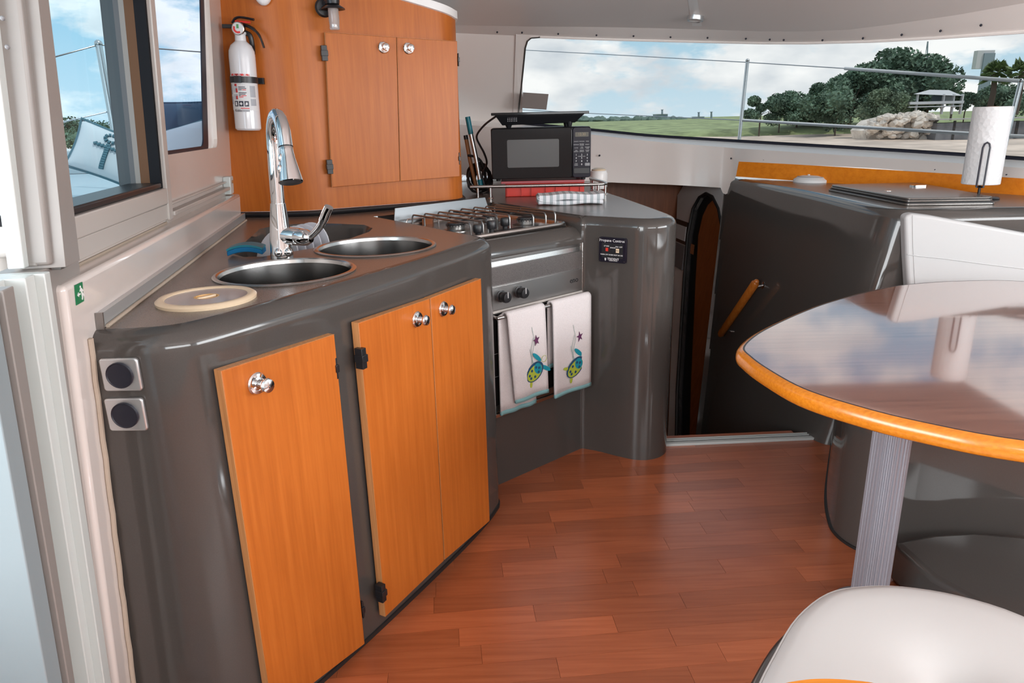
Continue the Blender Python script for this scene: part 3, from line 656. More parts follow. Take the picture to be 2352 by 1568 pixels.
# stove recess : S frame (x along oven front, y inwards)
ES = V((.755, .656, 0)).normalized(); OS = V((.282, 2.691, 0)); MS = frame(OS, ES)
def Sxy(px, py, z): p = atz(px, py, z)-OS; return (p.dot(ES), p.dot(V((-ES.y, ES.x, 0))))
def Sf(px, py, b=0.0):
    q = OS+V((ES.y, -ES.x, 0))*b; p = onv(px, py, q, q+ES); return ((p-OS).dot(ES), p.z)
ZD = .912
mb = MB(); prof = [(0.0, .0)]
mb.strip([[MS @ V((a, -.0, .0)) for a in (-.52, .01)], [MS @ V((a, 0, .284)) for a in (-.52, .01)]]); mb.build('kick_panel', 'gelcoat_grey', gal)
rg = []
for k in range(9):
    a = math.pi/2*k/8; rg.append([MS @ V((x, .055*(1-math.cos(a)), ZD-.055+.055*math.sin(a))) for x in (-.53, .012)])
rg = [[MS @ V((x, 0, .846)) for x in (-.53, .012)]]+rg+[[MS @ V((x, .62, ZD)) for x in (-.53, .012)]]
MB().strip(rg).build('stove_deck', 'gelcoat_grey', gal, angle=50)
mb = MB()
mb.strip([[V((p.x, p.y, ZD-.01)) for p in (V((-.52, 2.85)), V((-.075, 3.26)))], [V((p.x, p.y, ZT)) for p in (V((-.52, 2.85)), V((-.075, 3.26)))]]); mb.build('recess_back', 'gelcoat_grey', gal)

# ---- doors on the sink front
def px_door(name, corners, A, B, parent, mt, th=.018, lab=None):
    """flat door between image corners on the vertical plane A-B (outer face), thickness inward"""
    n = V((A[1]-B[1], B[0]-A[0], 0)).normalized()
    if n.dot(EYE-V((A[0], A[1], 1))) > 0: n = -n
    f = [onv(x, y, A, B) for x, y in corners]
    mb = MB(); mb.hexa(f, [p+n*th for p in f]); o = mb.build(name, mt, parent, bevel=.0015, seg=2)
    t_ = (f[1]-f[0]).normalized()
    MB().hexa([f[0], f[3], f[3]+n*th, f[0]+n*th], [p-t_*.0008 for p in (f[0], f[3], f[3]+n*th, f[0]+n*th)]).build('edge_band', 'veneer_edge', o)
    up_ = V((0, 0, .0008)); MB().hexa([f[0], f[1], f[1]+n*th, f[0]+n*th], [p+up_ for p in (f[0], f[1], f[1]+n*th, f[0]+n*th)]).build('edge_band', 'veneer_edge', o)
    return o, n
def knob(parent, P, n, s=1.0, name='knob'):
    M = Matrix.Translation(P) @ (-n).to_track_quat('Z', 'Y').to_matrix().to_4x4() @ Matrix.Scale(s, 4)
    MB().lathe([(.0, .0), (.021, .0), (.0215, .003), (.019, .006), (.013, .007), (.0125, .006), (.009, .007), (.008, .020), (.010, .023), (.0135, .025), (.0145, .029), (.0125, .033), (.006, .035), (0, .0355)], 24, M).build(name, 'chrome', parent)
def hinge(parent, px, py, A, B, w=.014, h=.046, out_=.012):
    p = onv(px, py, A, B); d = (V((B[0]-A[0], B[1]-A[1], 0))).normalized(); M = frame(p, d)
    MB().box(-w/2, w/2, -out_, .01, -h/2, h/2, M).box(-w/2-.002, w/2+.002, -out_-.003, .01, -h*.18, h*.18, M).build('hinge', 'black', parent, bevel=.001)
def offp(A, B, d):
    n = V((B[1]-A[1], -(B[0]-A[0]))).normalized(); return (V(A)+n*d, V(B)+n*d)
A1, B1 = offp((-.50, 1.392), (-.33, 1.684), .021)
dA, nA_ = px_door('cabinet_door', [(508, 852), (768, 768), (838, 1478), (627, 1640)], A1, B1, gal, 'veneer', .02); dA['label'] = 'wide orange wood cabinet door with one knob'
pA = [(508, 852), (627, 1640)]
knob(dA, onv(589, 880, A1, B1), nA_, 1.08)
A2, B2 = offp((-.347, 1.646), (-.085, 2.130), .023)
dB, n2 = px_door('cabinet_door', [(823, 742), (987, 686), (1020, 1287), (886, 1416)], A2, B2, gal, 'veneer', .02)
dC, n2 = px_door('cabinet_door', [(988.5, 685), (1105, 640), (1125, 1196), (1022, 1285)], A2, B2, gal, 'veneer', .02)
knob(dB, onv(957, 733, A2, B2), n2, 1.0); knob(dC, onv(1017, 709, A2, B2), n2, 1.0)
hinge(dA, 774, 846, A1, B1, .005, .05, .001); hinge(dA, 834, 1400, A1, B1, .005, .05, .001); hinge(dB, 828, 822, A2, B2, .016, .05); hinge(dB, 874, 1360, A2, B2, .016, .05)

# ---- sockets on the left corner
for (xa, ya, xb, yb, lb) in [(237, 820, 327, 895, 'upper square steel socket plate with round black insert'), (249, 911, 339, 986, 'lower square steel socket plate with round black insert')]:
    p = aty((xa+xb)/2, (ya+yb)/2, 1.228); sw = abs(aty(xb, ya, 1.228).x-aty(xa, ya, 1.228).x); sh = abs(aty(xa, ya, 1.228).z-aty(xa, yb, 1.228).z)
    t = thing('socket_plate', lb+' on grey counter end', 'socket', p, 'socket plates on the counter end')
    M = frame(p, V((1, -.02, 0)))
    MB().prism(rrect(sw, sh, .006), 0, .009, M @ Matrix.Rotation(math.pi/2, 4, 'X')).build('plate', 'alu', t, bevel=.003)
    MB().lathe([(0, 0), (sw*.345, 0), (sw*.345, .004), (sw*.33, .0045), (sw*.31, .003), (0, .003)], 32, M @ Matrix.Translation((0, -.009, 0)) @ Matrix.Rotation(math.pi/2, 4, 'X')).build('insert', 'navy_black', t)

# ---- sinks and worktop lid
for i, (x, y, r) in enumerate(SINKS):
    t = thing('sink_bowl', ['round stainless sink bowl nearest the cream bin lid', 'round stainless sink bowl nearest the stove'][i], 'sink', (x, y, ZT-.16), 'round sinks in the worktop')
    M = Matrix.Translation((x, y, ZT))
    MB().lathe([(r, 0.0005), (r+.001, .003), (r-.003, .0055), (r-.008, .006), (r-.012, .003), (r-.014, -.006)], 56, M).build('rim', 'steel', t)
    MB().lathe([(r-.014, -.006), (r-.016, -.03), (r-.022, -.12), (r-.045, -.145), (r-.08, -.155), (.03, -.158), (0, -.158)], 48, M).build('bowl', 'steel_bowl', t)
    MB().lathe([(0, 0), (.028, 0), (.030, .003), (.026, .004), (0, .001)], 24, M @ Matrix.Translation((0, 0, -.1575))).build('drain', 'chrome', t)
t = thing('bin_lid', 'round cream-rimmed lid with grey disc and finger grip set in worktop', 'lid', (-.645, 1.478, ZT))
M = Matrix.Translation((-.645, 1.478, ZT)); r = .100
MB().lathe([(r, .0), (r+.001, .006), (r-.004, .010), (r-.014, .0105), (r-.018, .008), (r-.018, .004)], 48, M).build('rim', 'cream_plastic', t)
MB().lathe([(r-.018, .007), (.026, .008), (.026, .003)], 48, M).build('disc', 'lid_grey', t)
MB().lathe([(.026, .008), (.022, .008), (.021, .002), (0, .002)], 24, M).build('grip_cup', 'cream_dark', t)
MB().box(-.021, .021, -.004, .004, .002, .009, M @ rotz(.9)).build('grip_bar', 'cream_plastic', t, bevel=.002)

# ---- faucet
FP = V((-.631, 1.963, ZT)); fc = thing('faucet', 'tall chrome pull-down kitchen faucet between the two sinks', 'faucet', FP)
MF = Matrix.Translation(FP)
MB().lathe([(.031, 0), (.031, .012), (.030, .018), (.0295, .05), (.026, .09), (.0205, .148), (.0205, .150), (0, .150)], 32, MF).build('body', 'chrome', fc)
hd = V((.48, -.88, 0)).normalized()
pth = [FP+V((0, 0, z)) for z in (.150, .20, .25, .29)]; R_ = .072; top = FP+V((0, 0, .305))
for k in range(0, 13):
    a = math.pi*k/12*.93; pth.append(top+hd*(R_-R_*math.cos(a))+V((0, 0, R_*math.sin(a))))
pe = pth[-1]; dn = (pth[-1]-pth[-2]).normalized()
pth.append(pe+dn*.02)
MB().tube(pth, [.0185]*3+[.0175]*(len(pth)-3), 18).build('neck', 'chrome', fc)
h0 = pe+dn*.02; MHd = Matrix.Translation(h0) @ dn.to_track_quat('Z', 'Y').to_matrix().to_4x4()
MB().lathe([(.0165, 0), (.0172, .001), (.0172, .012), (.019, .028), (.0295, .082), (.030, .087), (.028, .089)], 28, MHd).build('spray_head', 'chrome', fc)
MB().lathe([(.0285, .0885), (.020, .090), (.012, .089), (0, .0895)], 24, MHd).build('spray_face', 'black', fc)
MB().lathe([(.0174, -.0015), (.0180, 0), (.0174, .0015)], 24, MHd).build('joint_ring', 'black', fc)
sd_ = V((-.75, -.66, 0))
for k, dz in enumerate((.028, .055)):
    p = h0+dn*dz+sd_*(.018+.006*k); MB().ball(p, .006, .006, .012, 10, 8).build('button', 'chrome', fc)
hx = V((.94, -.34, 0)).normalized(); hb_ = FP+V((0, 0, .062))
Mh = Matrix.Translation(hb_) @ hx.to_track_quat('Z', 'Y').to_matrix().to_4x4()
MB().lathe([(.024, .0), (.024, .052), (.0235, .053), (.0235, .055), (.024, .056), (.022, .085), (.014, .098), (0, .102)], 26, Mh).build('handle_hub', 'chrome', fc)
lp0 = hb_+hx*.082
MB().tube(catmull([lp0, lp0+hx*.02+V((0, 0, .008)), lp0+hx*.05+V((0, 0, .038)), lp0+hx*.068+V((0, 0, .070)), lp0+hx*.078+V((0, 0, .086))], 5), [.016]*4+[.012]*8+[.0145]*9, 12, flat=.8).build('lever', 'chrome', fc)
for a in (-.55, .25):
    p = FP+V((.034*math.cos(a-1.0), .034*math.sin(a-1.0), .020)); MB().ball(p, .011, .011, .013, 12, 9).build('base_button', 'chrome', fc)

fc.rotation_euler = (0, math.radians(2.2), 0)
# ---- sponge, plates, chain
sc_ = atz(568, 586, ZT); t = thing('sponge', 'blue bent scrubbing sponge at the corner of the basin', 'sponge', sc_)
M = frame(sc_+V((0, .0, .004)), V((1, .15, 0)))
pts = []
mb = MB(); n_ = 10; ra, rb = [], []
for k in range(n_+1):
    u = k/n_; x = -.048+.096*u; zc_ = .010*(1-(2*u-1)**2)
    ra.append([M @ V((x, -.03, zc_)), M @ V((x, .03, zc_)), M @ V((x, .03, zc_+.014)), M @ V((x, -.03, zc_+.014))])
mb.strip(ra, closed=True); mb.add(ra[0], [(0, 1, 2, 3)]); mb.add(ra[-1], [(3, 2, 1, 0)])
mb.build('sponge_body', 'sponge_blue', t, bevel=.003)
rb = [[p+(M.to_3x3() @ V((0, 0, .0145))) for p in (r[0], r[1])]+[p+(M.to_3x3() @ V((0, 0, .006))) for p in (r[2], r[3])] for r in ra]
mb = MB(); mb.strip(rb, closed=True); mb.add(rb[0], [(0, 1, 2, 3)]); mb.add(rb[-1], [(3, 2, 1, 0)]); mb.build('scour_pad', 'teal', t)
pc0 = V((-.735, 2.27, .885))
plp = [(0, .0), (.045, .0), (.055, .004), (.098, .014), (.100, .016), (.097, .0175), (.055, .0075), (.045, .004), (0, .004)]
pn = ['nearest the faucet', 'second from the faucet', 'third from the faucet', 'fourth from the faucet', 'fifth from the faucet, rearmost of the row']
pax = V((-.52, -.80, .30)).normalized(); pm = None
pl0 = None
for k in range(5):
    c = pc0 - V((pax.x, pax.y, 0))*(.018*k) + V((.012*k, 0, .003*k))
    t = thing('dinner_plate', 'white ridged plate upright in the dish basin, '+pn[k], 'plate', c, 'plates drying in the basin')
    M = Matrix.Translation(c) @ pax.to_track_quat('Z', 'Y').to_matrix().to_4x4()
    MB().lathe(plp, 40, M).build('dish', 'plate_white', t)
    MB().lathe([(.030, -.001), (.032, -.005), (.034, -.001)], 30, M).build('foot_ring', 'plate_white', t)
ca = atz(607, 521, ZT); ch = thing('plug_chain', 'small ball chain hanging on the basin wall', 'chain', ca)
for k in range(9): MB().ball(ca+V((.006*k*.6, -.004*k, -.006-.010*k)), .0035, .0035, .005, 8, 6).build('link', 'steel_dark', ch)

# ---- upper locker
cab = thing('upper_locker', 'tall curved orange wood locker with two doors above the counter', 'locker', (-.5, 3.2, .96))
cpl = [V((p.x, p.y)) for p in catmull([(-1.12, 2.906, 0), (-1.04, 2.905, 0), (-.90, 2.893, 0), (-.79, 2.905, 0), (-.70, 2.953, 0), (-.495, 3.058, 0), (-.325, 3.147, 0), (-.245, 3.200, 0), (-.212, 3.262, 0), (-.215, 3.34, 0), (-.25, 3.6, 0), (-.30, 4.35, 0)], 6)]
def ztop(p):
    s = (p-V((-.212, 3.25))).dot(V((-.81, -.59))); return min(1.90, max(1.713, 1.713+.21*s)) if p.y < 3.3 or p.x < -.3 else 1.713
def ring_z(poly, f): return [V((p.x, p.y, f(p))) for p in poly]
MB().strip([ring_z(cpl, lambda p: .972), ring_z(cpl, ztop)]).build('carcass', 'veneer', cab, angle=60)
cin = offset2(cpl, .10)
MB().strip([ring_z(cpl, lambda p: .972), ring_z(cin, lambda p: .972)]).build('bottom_edge', 'veneer_edge', cab)
co = offset2(cpl, -.010)
MB().strip([ring_z(cpl, lambda p: ztop(p)-.002), ring_z(co, lambda p: ztop(p)), ring_z(co, lambda p: ztop(p)+.030), ring_z(cin, lambda p: ztop(p)+.034)]).build('top_trim', 'sill_white', cab)
MB().tube([V((p.x, p.y, .961)) for p in offset2(cpl, -.006)], .011, 8).build('base_gasket', 'black', cab)
A3, B3 = offp((-.715, 2.945), (-.27, 3.175), .024)
dU1, n3 = px_door('locker_door', [(747, 74), (910.5, 86), (918.5, 416), (763, 430)], A3, B3, cab, 'veneer', .018)
dU2, n3 = px_door('locker_door', [(912, 86), (1050, 95), (1056, 405), (920, 416)], A3, B3, cab, 'veneer', .018)
knob(dU1, onv(881, 109, A3, B3), n3, 1.05); knob(dU2, onv(938, 111, A3, B3), n3, 1.05)
hinge(dU1, 745, 122, A3, B3, .022, .055, .004); hinge(dU1, 757.5, 383, A3, B3, .022, .055, .004); hinge(dU2, 1053, 137, A3, B3, .004, .05, .003); hinge(dU2, 1055, 364, A3, B3, .004, .05, .003)

# ---- fire extinguisher
ep = aty(571, 299, 2.842); fe = thing('fire_extinguisher', 'white fire extinguisher strapped to the orange locker', 'fire extinguisher', ep)
er = .0470; ztp = aty(563, 100, 2.835).z-ep.z
ME = Matrix.Translation(ep) @ Matrix.Rotation(math.radians(2.2), 4, 'Y')
MB().lathe([(0, 0), (er-.006, 0), (er, .006), (er, ztp-.045), (er*.97, ztp-.025), (er*.80, ztp-.006), (er*.5, ztp+.006), (.020, ztp+.010), (.019, ztp+.030), (.022, ztp+.034), (.022, ztp+.040), (0, ztp+.040)], 40, ME).build('cylinder', 'ext_white', fe)
def cyl_map(mb_in, r, thc):
    o = MB(); o.v = [ME @ V((r*math.cos(thc+p.x/r) if False else (r+(-p.y))*math.sin(p.x/r+thc), -(r+(-p.y))*math.cos(p.x/r+thc), p.z)) for p in mb_in.v]; o.f = mb_in.f; return o
def cpatch(x0, x1, z0, z1, t=.0006, n=6, thc=0.0):
    b = MB()
    for k in range(n): b.box(x0+(x1-x0)*k/n, x0+(x1-x0)*(k+1)/n, -t, 0, z0, z1)
    return cyl_map(b, er, thc)
lz0 = ztp*.235; lz1 = ztp*.64
cpatch(-.06, .062, lz0, lz1, .0004, 14).build('label', 'paper', fe)
zb_ = ztp*.585
for (w0, w1, z0, z1, mt) in [(-.032, .030, zb_+.014, zb_+.021, 'red_print'), (-.030, -.012, zb_-.045, zb_-.022, 'print_grey'), (-.030, -.012, zb_-.068, zb_-.050, 'print_grey'), (-.020, -.012, zb_-.044, zb_-.030, 'red_print'), (-.021, -.013, zb_-.068, zb_-.056, 'red_print'), (-.024, -.014, zb_-.022, zb_-.014, 'red_print'),
        (-.008, .016, zb_-.026, zb_-.0235, 'print_dark'), (-.008, .020, zb_-.031, zb_-.0285, 'print_dark'), (-.008, .004, zb_-.036, zb_-.0335, 'print_dark'), (.006, .019, zb_-.036, zb_-.0335, 'red_print'), (-.008, .020, zb_-.046, zb_-.0435, 'print_dark'), (-.008, .016, zb_-.051, zb_-.0485, 'print_dark'), (-.008, -.001, zb_-.056, zb_-.0535, 'print_dark'), (.001, .019, zb_-.056, zb_-.0535, 'red_print'), (-.008, .008, zb_-.061, zb_-.0585, 'red_print'),
        (-.030, -.014, zb_-.093, zb_-.074, 'print_dark'), (-.010, .006, zb_-.093, zb_-.074, 'print_dark'), (.010, .025, zb_-.093, zb_-.074, 'print_dark'), (-.005, .026, zb_-.101, zb_-.098, 'red_print'), (.000, .026, zb_-.112, zb_-.104, 'print_grey'), (.033, .055, zb_-.06, zb_-.02, 'print_grey'), (.033, .055, zb_-.09, zb_-.066, 'print_grey'), (-.055, -.038, zb_-.05, zb_-.015, 'print_grey'), (-.055, -.038, zb_-.085, zb_-.058, 'print_grey')]:
    cpatch(w0, w1, z0, z1, .0009, 3).build('print_block', mt, fe)
for x0, pts in [(-.022, [(-.004, -.006), (.004, -.006), (.003, .006), (-.003, .006)]), (-.002, [(-.006, 0), (0, -.006), (.005, 0), (0, .006)]), (.0175, [(-.005, -.006), (.004, -.003), (.003, .005), (-.003, .005)])]:
    b = MB(); b.prism([(x0+p[0], p[1]) for p in pts], 0, .0003, Matrix.Translation((0, -.0010, zb_-.0835)) @ Matrix.Rotation(math.pi/2, 4, 'X')); cyl_map(b, er, 0).build('pictogram', 'paper', fe)
cyl_map(text_mb('Kidde', .013, Matrix.Translation((-.016, -.0008, zb_-.108)), .0004), er, 0).build('logo', 'print_dark', fe)
cyl_map(text_mb('INSTRUCTIONS', .0105, Matrix.Translation((0, -.0011, zb_+.0165)), .0004), er, 0).build('lettering', 'red_print', fe)
MB().lathe([(er+.0005, zb_-.010), (er+.003, zb_-.010), (er+.003, zb_+.012), (er+.0005, zb_+.012)], 40, ME).build('strap', 'black', fe)
cpatch(-.012, .012, zb_-.011, zb_+.013, .007, 3, -.12).build('buckle', 'black', fe)
MB().box(-.06, .06, .0, .062, zb_-.010, zb_+.012, ME @ Matrix.Translation((0, er-.01, 0))).build('bracket', 'black', fe)
vz = ztp+.050
MB().box(-.018, .018, -.016, .016, ztp+.036, ztp+.074, ME).build('valve', 'black', fe, bevel=.004)
MB().lathe([(0, 0), (.0225, 0), (.0235, .003), (.0225, .009), (.020, .010)], 28, ME @ Matrix.Translation((.002, -.016, vz)) @ Matrix.Rotation(math.pi/2, 4, 'X')).build('gauge_case', 'steel', fe)
MB().lathe([(.020, .0095), (0, .0098)], 24, ME @ Matrix.Translation((.002, -.016, vz)) @ Matrix.Rotation(math.pi/2, 4, 'X')).build('gauge_face', 'paper', fe)
b = MB()
for k in range(14):
    a0, a1 = math.radians(150+k*11), math.radians(150+(k+1)*11)
    b.add([(.002+.010*math.cos(a0), -.0262, vz+.010*math.sin(a0)), (.002+.017*math.cos(a0), -.0262, vz+.017*math.sin(a0)), (.002+.017*math.cos(a1), -.0262, vz+.017*math.sin(a1)), (.002+.010*math.cos(a1), -.0262, vz+.010*math.sin(a1))], [(0, 1, 2, 3)], ME)
b.build('gauge_scale', 'red_print', fe)
MB().box(-.002, .006, -.0268, -.0262, vz, vz+.014, ME).build('gauge_needle', 'gauge_green', fe)
MB().box(-.062, -.016, -.006, .006, ztp+.052, ztp+.066, ME).build('nozzle', 'black', fe, bevel=.002)
MB().tube([ME @ V(p) for p in catmull([(-.025, 0, ztp+.070), (-.012, 0, ztp+.086), (.010, 0, ztp+.090), (.055, 0, ztp+.083)], 4)], .008, 8, flat=.55).build('carry_handle', 'black', fe)
MB().tube([ME @ V(p) for p in catmull([(.015, 0, ztp+.066), (.045, 0, ztp+.055), (.070, 0, ztp+.030), (.084, 0, ztp-.012)], 4)], [.011]*6+[.009]*3+[.007]*4, 8, flat=.55).build('squeeze_lever', 'black', fe)
MB().tube([ME @ V(p) for p in ((-.01, -.012, ztp+.075), (.045, -.012, ztp+.072))], .004, 8).build('safety_pin', 'red', fe)
MB().tube([ME @ V(p) for p in catmull([(.016, .01, ztp+.04), (.032, .012, ztp+.03), (.035, .02, ztp-.005), (.028, .04, ztp-.03)], 4)], .009, 8).build('wall_hook', 'black', fe)

# ---- glass lantern on locker and white fitting at the top edge
lp_ = onv(770, 40, A3, B3)+V((.01, -.07, 0)); la = thing('wall_lantern', 'small black wall lantern with clear ribbed glass tube above the locker doors', 'lamp', lp_)
ML = Matrix.Translation(lp_)
MB().lathe([(.0, .036), (.020, .036), (.042, .022), (.044, .018), (.040, .018), (.018, .028), (0, .028)], 28, ML).build('hood', 'black', la)
MB().lathe([(.024, .036), (.026, .045), (.026, .075), (.018, .082), (0, .082)], 24, ML).build('cap', 'black', la)
MB().lathe([(.019, .028), (.0195, -.02), (.018, -.040), (.019, -.046), (.016, -.052), (0, -.053)], 24, ML).build('glass_tube', 'clear_plastic', la)
for k in range(5):
    a = 2*math.pi*k/5; MB().tube([lp_+V((.010*math.cos(a), .010*math.sin(a), z)) for z in (.024, -.030)], .003, 6).build('filament_bar', 'fan_amber', la)
MB().lathe([(0, -.034), (.016, -.034), (.016, -.044), (0, -.045)], 20, ML).build('lamp_foot', 'chrome', la)
MB().lathe([(0, 0), (.032, 0), (.034, .006), (.028, .014), (0, .016)], 28, Matrix.Translation(lp_+V((-.045, .045, .03))) @ V((.45, -.89, 0)).to_track_quat('Z', 'Y').to_matrix().to_4x4()).build('wall_plate', 'black', la)
MB().tube([lp_+V((-.04, .04, .04)), lp_+V((-.015, .01, .055))], .012, 8).build('arm', 'black', la)
wpz = aty(606, 2, 2.87); t = thing('wall_fitting', 'white rounded fitting on the locker at the top of view', 'fitting', wpz)
MB().ball(wpz+V((-.004, .01, .035)), .034, .03, .05, 18, 12).build('shell', 'sill_white', t)
MB().ball(wpz+V((0, .0, .020)), .010, .022, .014, 12, 8).build('knob', 'cream_plastic', t)
# =================================================================== COOKER
ckr = thing('gas_cooker', 'stainless steel marine gas cooker with oven set into the grey counter', 'cooker', OS)
def sb(name, x0, x1, y0, y1, z0, z1, mt, bev=.0, par=None): return MB().box(x0, x1, y0, y1, z0, z1, MS).build(name, mt, par or ckr, bevel=bev)
aL, aR = -.50, -.014
sb('oven_frame', aL, aR, -.002, .05, .284, .852, 'steel_dark', .001)
sb('frame_edge', aR-.004, aR+.001, -.008, .01, .284, .855, 'steel', .001)
MB().hexa([MS @ V(p) for p in [(aL, -.004, .826), (aR-.012, -.004, .826), (aR-.006, -.001, .85), (aL, -.001, .85)]], [MS @ V(p) for p in [(aL, .02, .826), (aR-.012, .02, .826), (aR-.006, .02, .85), (aL, .02, .85)]]).build('top_strip', 'steel', ckr)
MB().hexa([MS @ V(p) for p in [(aL, -.004, .758), (aR-.008, -.004, .758), (aR-.008, -.010, .824), (aL, -.010, .824)]], [MS @ V(p) for p in [(aL, .02, .758), (aR-.008, .02, .758), (aR-.008, .02, .824), (aL, .02, .824)]]).build('vent_panel', 'vent_steel', ckr)
sb('control_panel', aL, aR-.008, -.010, .02, .674, .757, 'steel_panel', .001)
sb('drip_strip', aL, aR-.008, -.013, .02, .664, .673, 'cream_alu', .001)
text_mb('eno', .030, MS @ Matrix.Translation((Sf(1314, 642)[0], -.0106, Sf(1314, 642)[1])), .0008).build('lettering', 'black', ckr)
for px, py in [(1155, 681), (1196, 671)]:
    x, z = Sf(px, py, .02); k_ = MS @ Matrix.Translation((x, -.010, z)) @ Matrix.Rotation(math.pi/2, 4, 'X')
    kn = MB().lathe([(0, 0), (.021, 0), (.021, .004), (.016, .006), (.015, .012), (.019, .016), (.0195, .030), (.017, .036), (0, .038)], 26, k_).build('oven_knob', 'black', ckr)
    MB().box(-.0015, .0015, -.001, .020, .0365, .0385, k_).build('pointer', 'key_white', kn)
sb('oven_door', aL, aR-.006, -.006, .03, .320, .660, 'dark_glass', .003)
for zz in (.515, .43): sb('oven_rack', aL+.02, aR-.03, -.0065, -.0055, zz, zz+.002, 'grey_paint')
sb('door_bottom', aL, aR-.006, -.008, .03, .292, .320, 'steel_dark', .002)
sb('base_trim', aL, aR-.004, -.012, .03, .276, .291, 'steel', .002)
hr = thing  # alias
rl = MB().tube([MS @ V((x, -.040, .655)) for x in (-.475, -.005)], .0065, 12).build('towel_rail', 'steel', ckr)
for x in (-.47, -.012): MB().tube([MS @ V((x, -.040, .655)), MS @ V((x, .0, .655))], .006, 8).build('rail_bracket', 'steel', rl)
# hob
y0, y1 = .062, .505; hx0, hx1 = -.490, -.035
mb = MB().box(hx0, hx1, y0, y1, ZD+.001, ZD+.008, MS); mb.build('hob_tray', 'steel', ckr, bevel=.002)
MB().tube([MS @ V((p.x, p.y, ZD+.010)) for p in rrect(hx1-hx0, y1-y0, .02, 4, (hx0+hx1)/2, (y0+y1)/2)], .008, 8, closed=True).build('hob_rim', 'steel', ckr)
bp = [(-.512, .515, ZD+.004), (-.03, .515, ZD+.004), (-.045, .530, ZD+.080), (-.492, .530, ZD+.076)]
MB().hexa([MS @ V(p) for p in bp], [MS @ (V(p)+V((0, .004, 0))) for p in bp]).build('back_plate', 'steel_plate', ckr, bevel=.0008)
for px, py, r in [(1047, 521, .036), (1124, 503, .030), (1207, 509, .034)]:
    x, y = Sxy(px, py, ZD+.02); x = max(min(x, -.07), -.44); y = max(min(y, .44), .12)
    Mb = MS @ Matrix.Translation((x, y, ZD+.008))
    bu = MB().lathe([(r*1.5, 0), (r*1.5, .002), (r*1.1, .005), (r*.9, .006), (r*.9, .016), (r, .017), (r, .021), (r*.9, .022), (0, .022)], 30, Mb).build('burner', 'steel_dark', ckr)
    MB().lathe([(r*.86, .022), (r*.90, .024), (r*.85, .029), (0, .030)], 30, Mb).build('burner_cap', 'black', bu)
    mb = MB()
    for k in range(20):
        a = 2*math.pi*k/20; mb.box(r*.9, r*1.02, -.0015, .0015, .016, .024, Mb @ rotz(a))
    mb.build('burner_teeth', 'black', bu)
for px, py in [(1098, 537), (1129, 528), (1160, 521)]:
    x, y = Sxy(px, py, ZD+.015); Mb = MS @ Matrix.Translation((x, max(y, y0+.03), ZD+.008))
    MB().lathe([(.010, 0), (.010, .010), (.016, .012), (.0175, .016), (.0175, .034), (.015, .040), (0, .042)], 22, Mb).build('hob_knob', 'black', ckr)
MB().box(-.34, -.13, y0+.01, y0+.075, ZD+.008, ZD+.0095, MS).build('knob_plate', 'black', ckr)
zg = ZD+.052
for k, (x, ya, yb) in enumerate([(-.455, .11, .47), (-.400, .11, .47), (-.335, .16, .47), (-.275, .18, .48), (-.215, .18, .48), (-.150, .12, .48), (-.095, .11, .47), (-.045, .11, .47)]):
    pts = fillet([(ya, ZD+.008), (ya, zg), (yb, zg), (yb, ZD+.008)], [0, .012, .012, 0], 4)
    MB().tube([MS @ V((x, p.x, p.y)) for p in pts], .0032, 8).build('pan_support', 'steel_dark', ckr)
for (x, y) in [(-.36, .24), (-.245, .37), (-.12, .25)]:
    for a in (.6, 2.2, 3.7, 5.3):
        MB().tube([MS @ V((x+.02*math.cos(a), y+.02*math.sin(a), zg-.006)), MS @ V((x+.075*math.cos(a), y+.075*math.sin(a), zg-.001))], .003, 6).build('support_finger', 'black', ckr)
for yy in (y0+.006, y1-.02):
    pts = fillet([(hx0+.015, ZD+.008), (hx0+.015, ZD+.034), (hx1-.015, ZD+.034), (hx1-.015, ZD+.008)], [0, .012, .012, 0], 4)
    if yy > .3: MB().tube([MS @ V((p.x, yy, p.y)) for p in pts], .003, 8).build('fiddle_rail', 'steel', ckr)

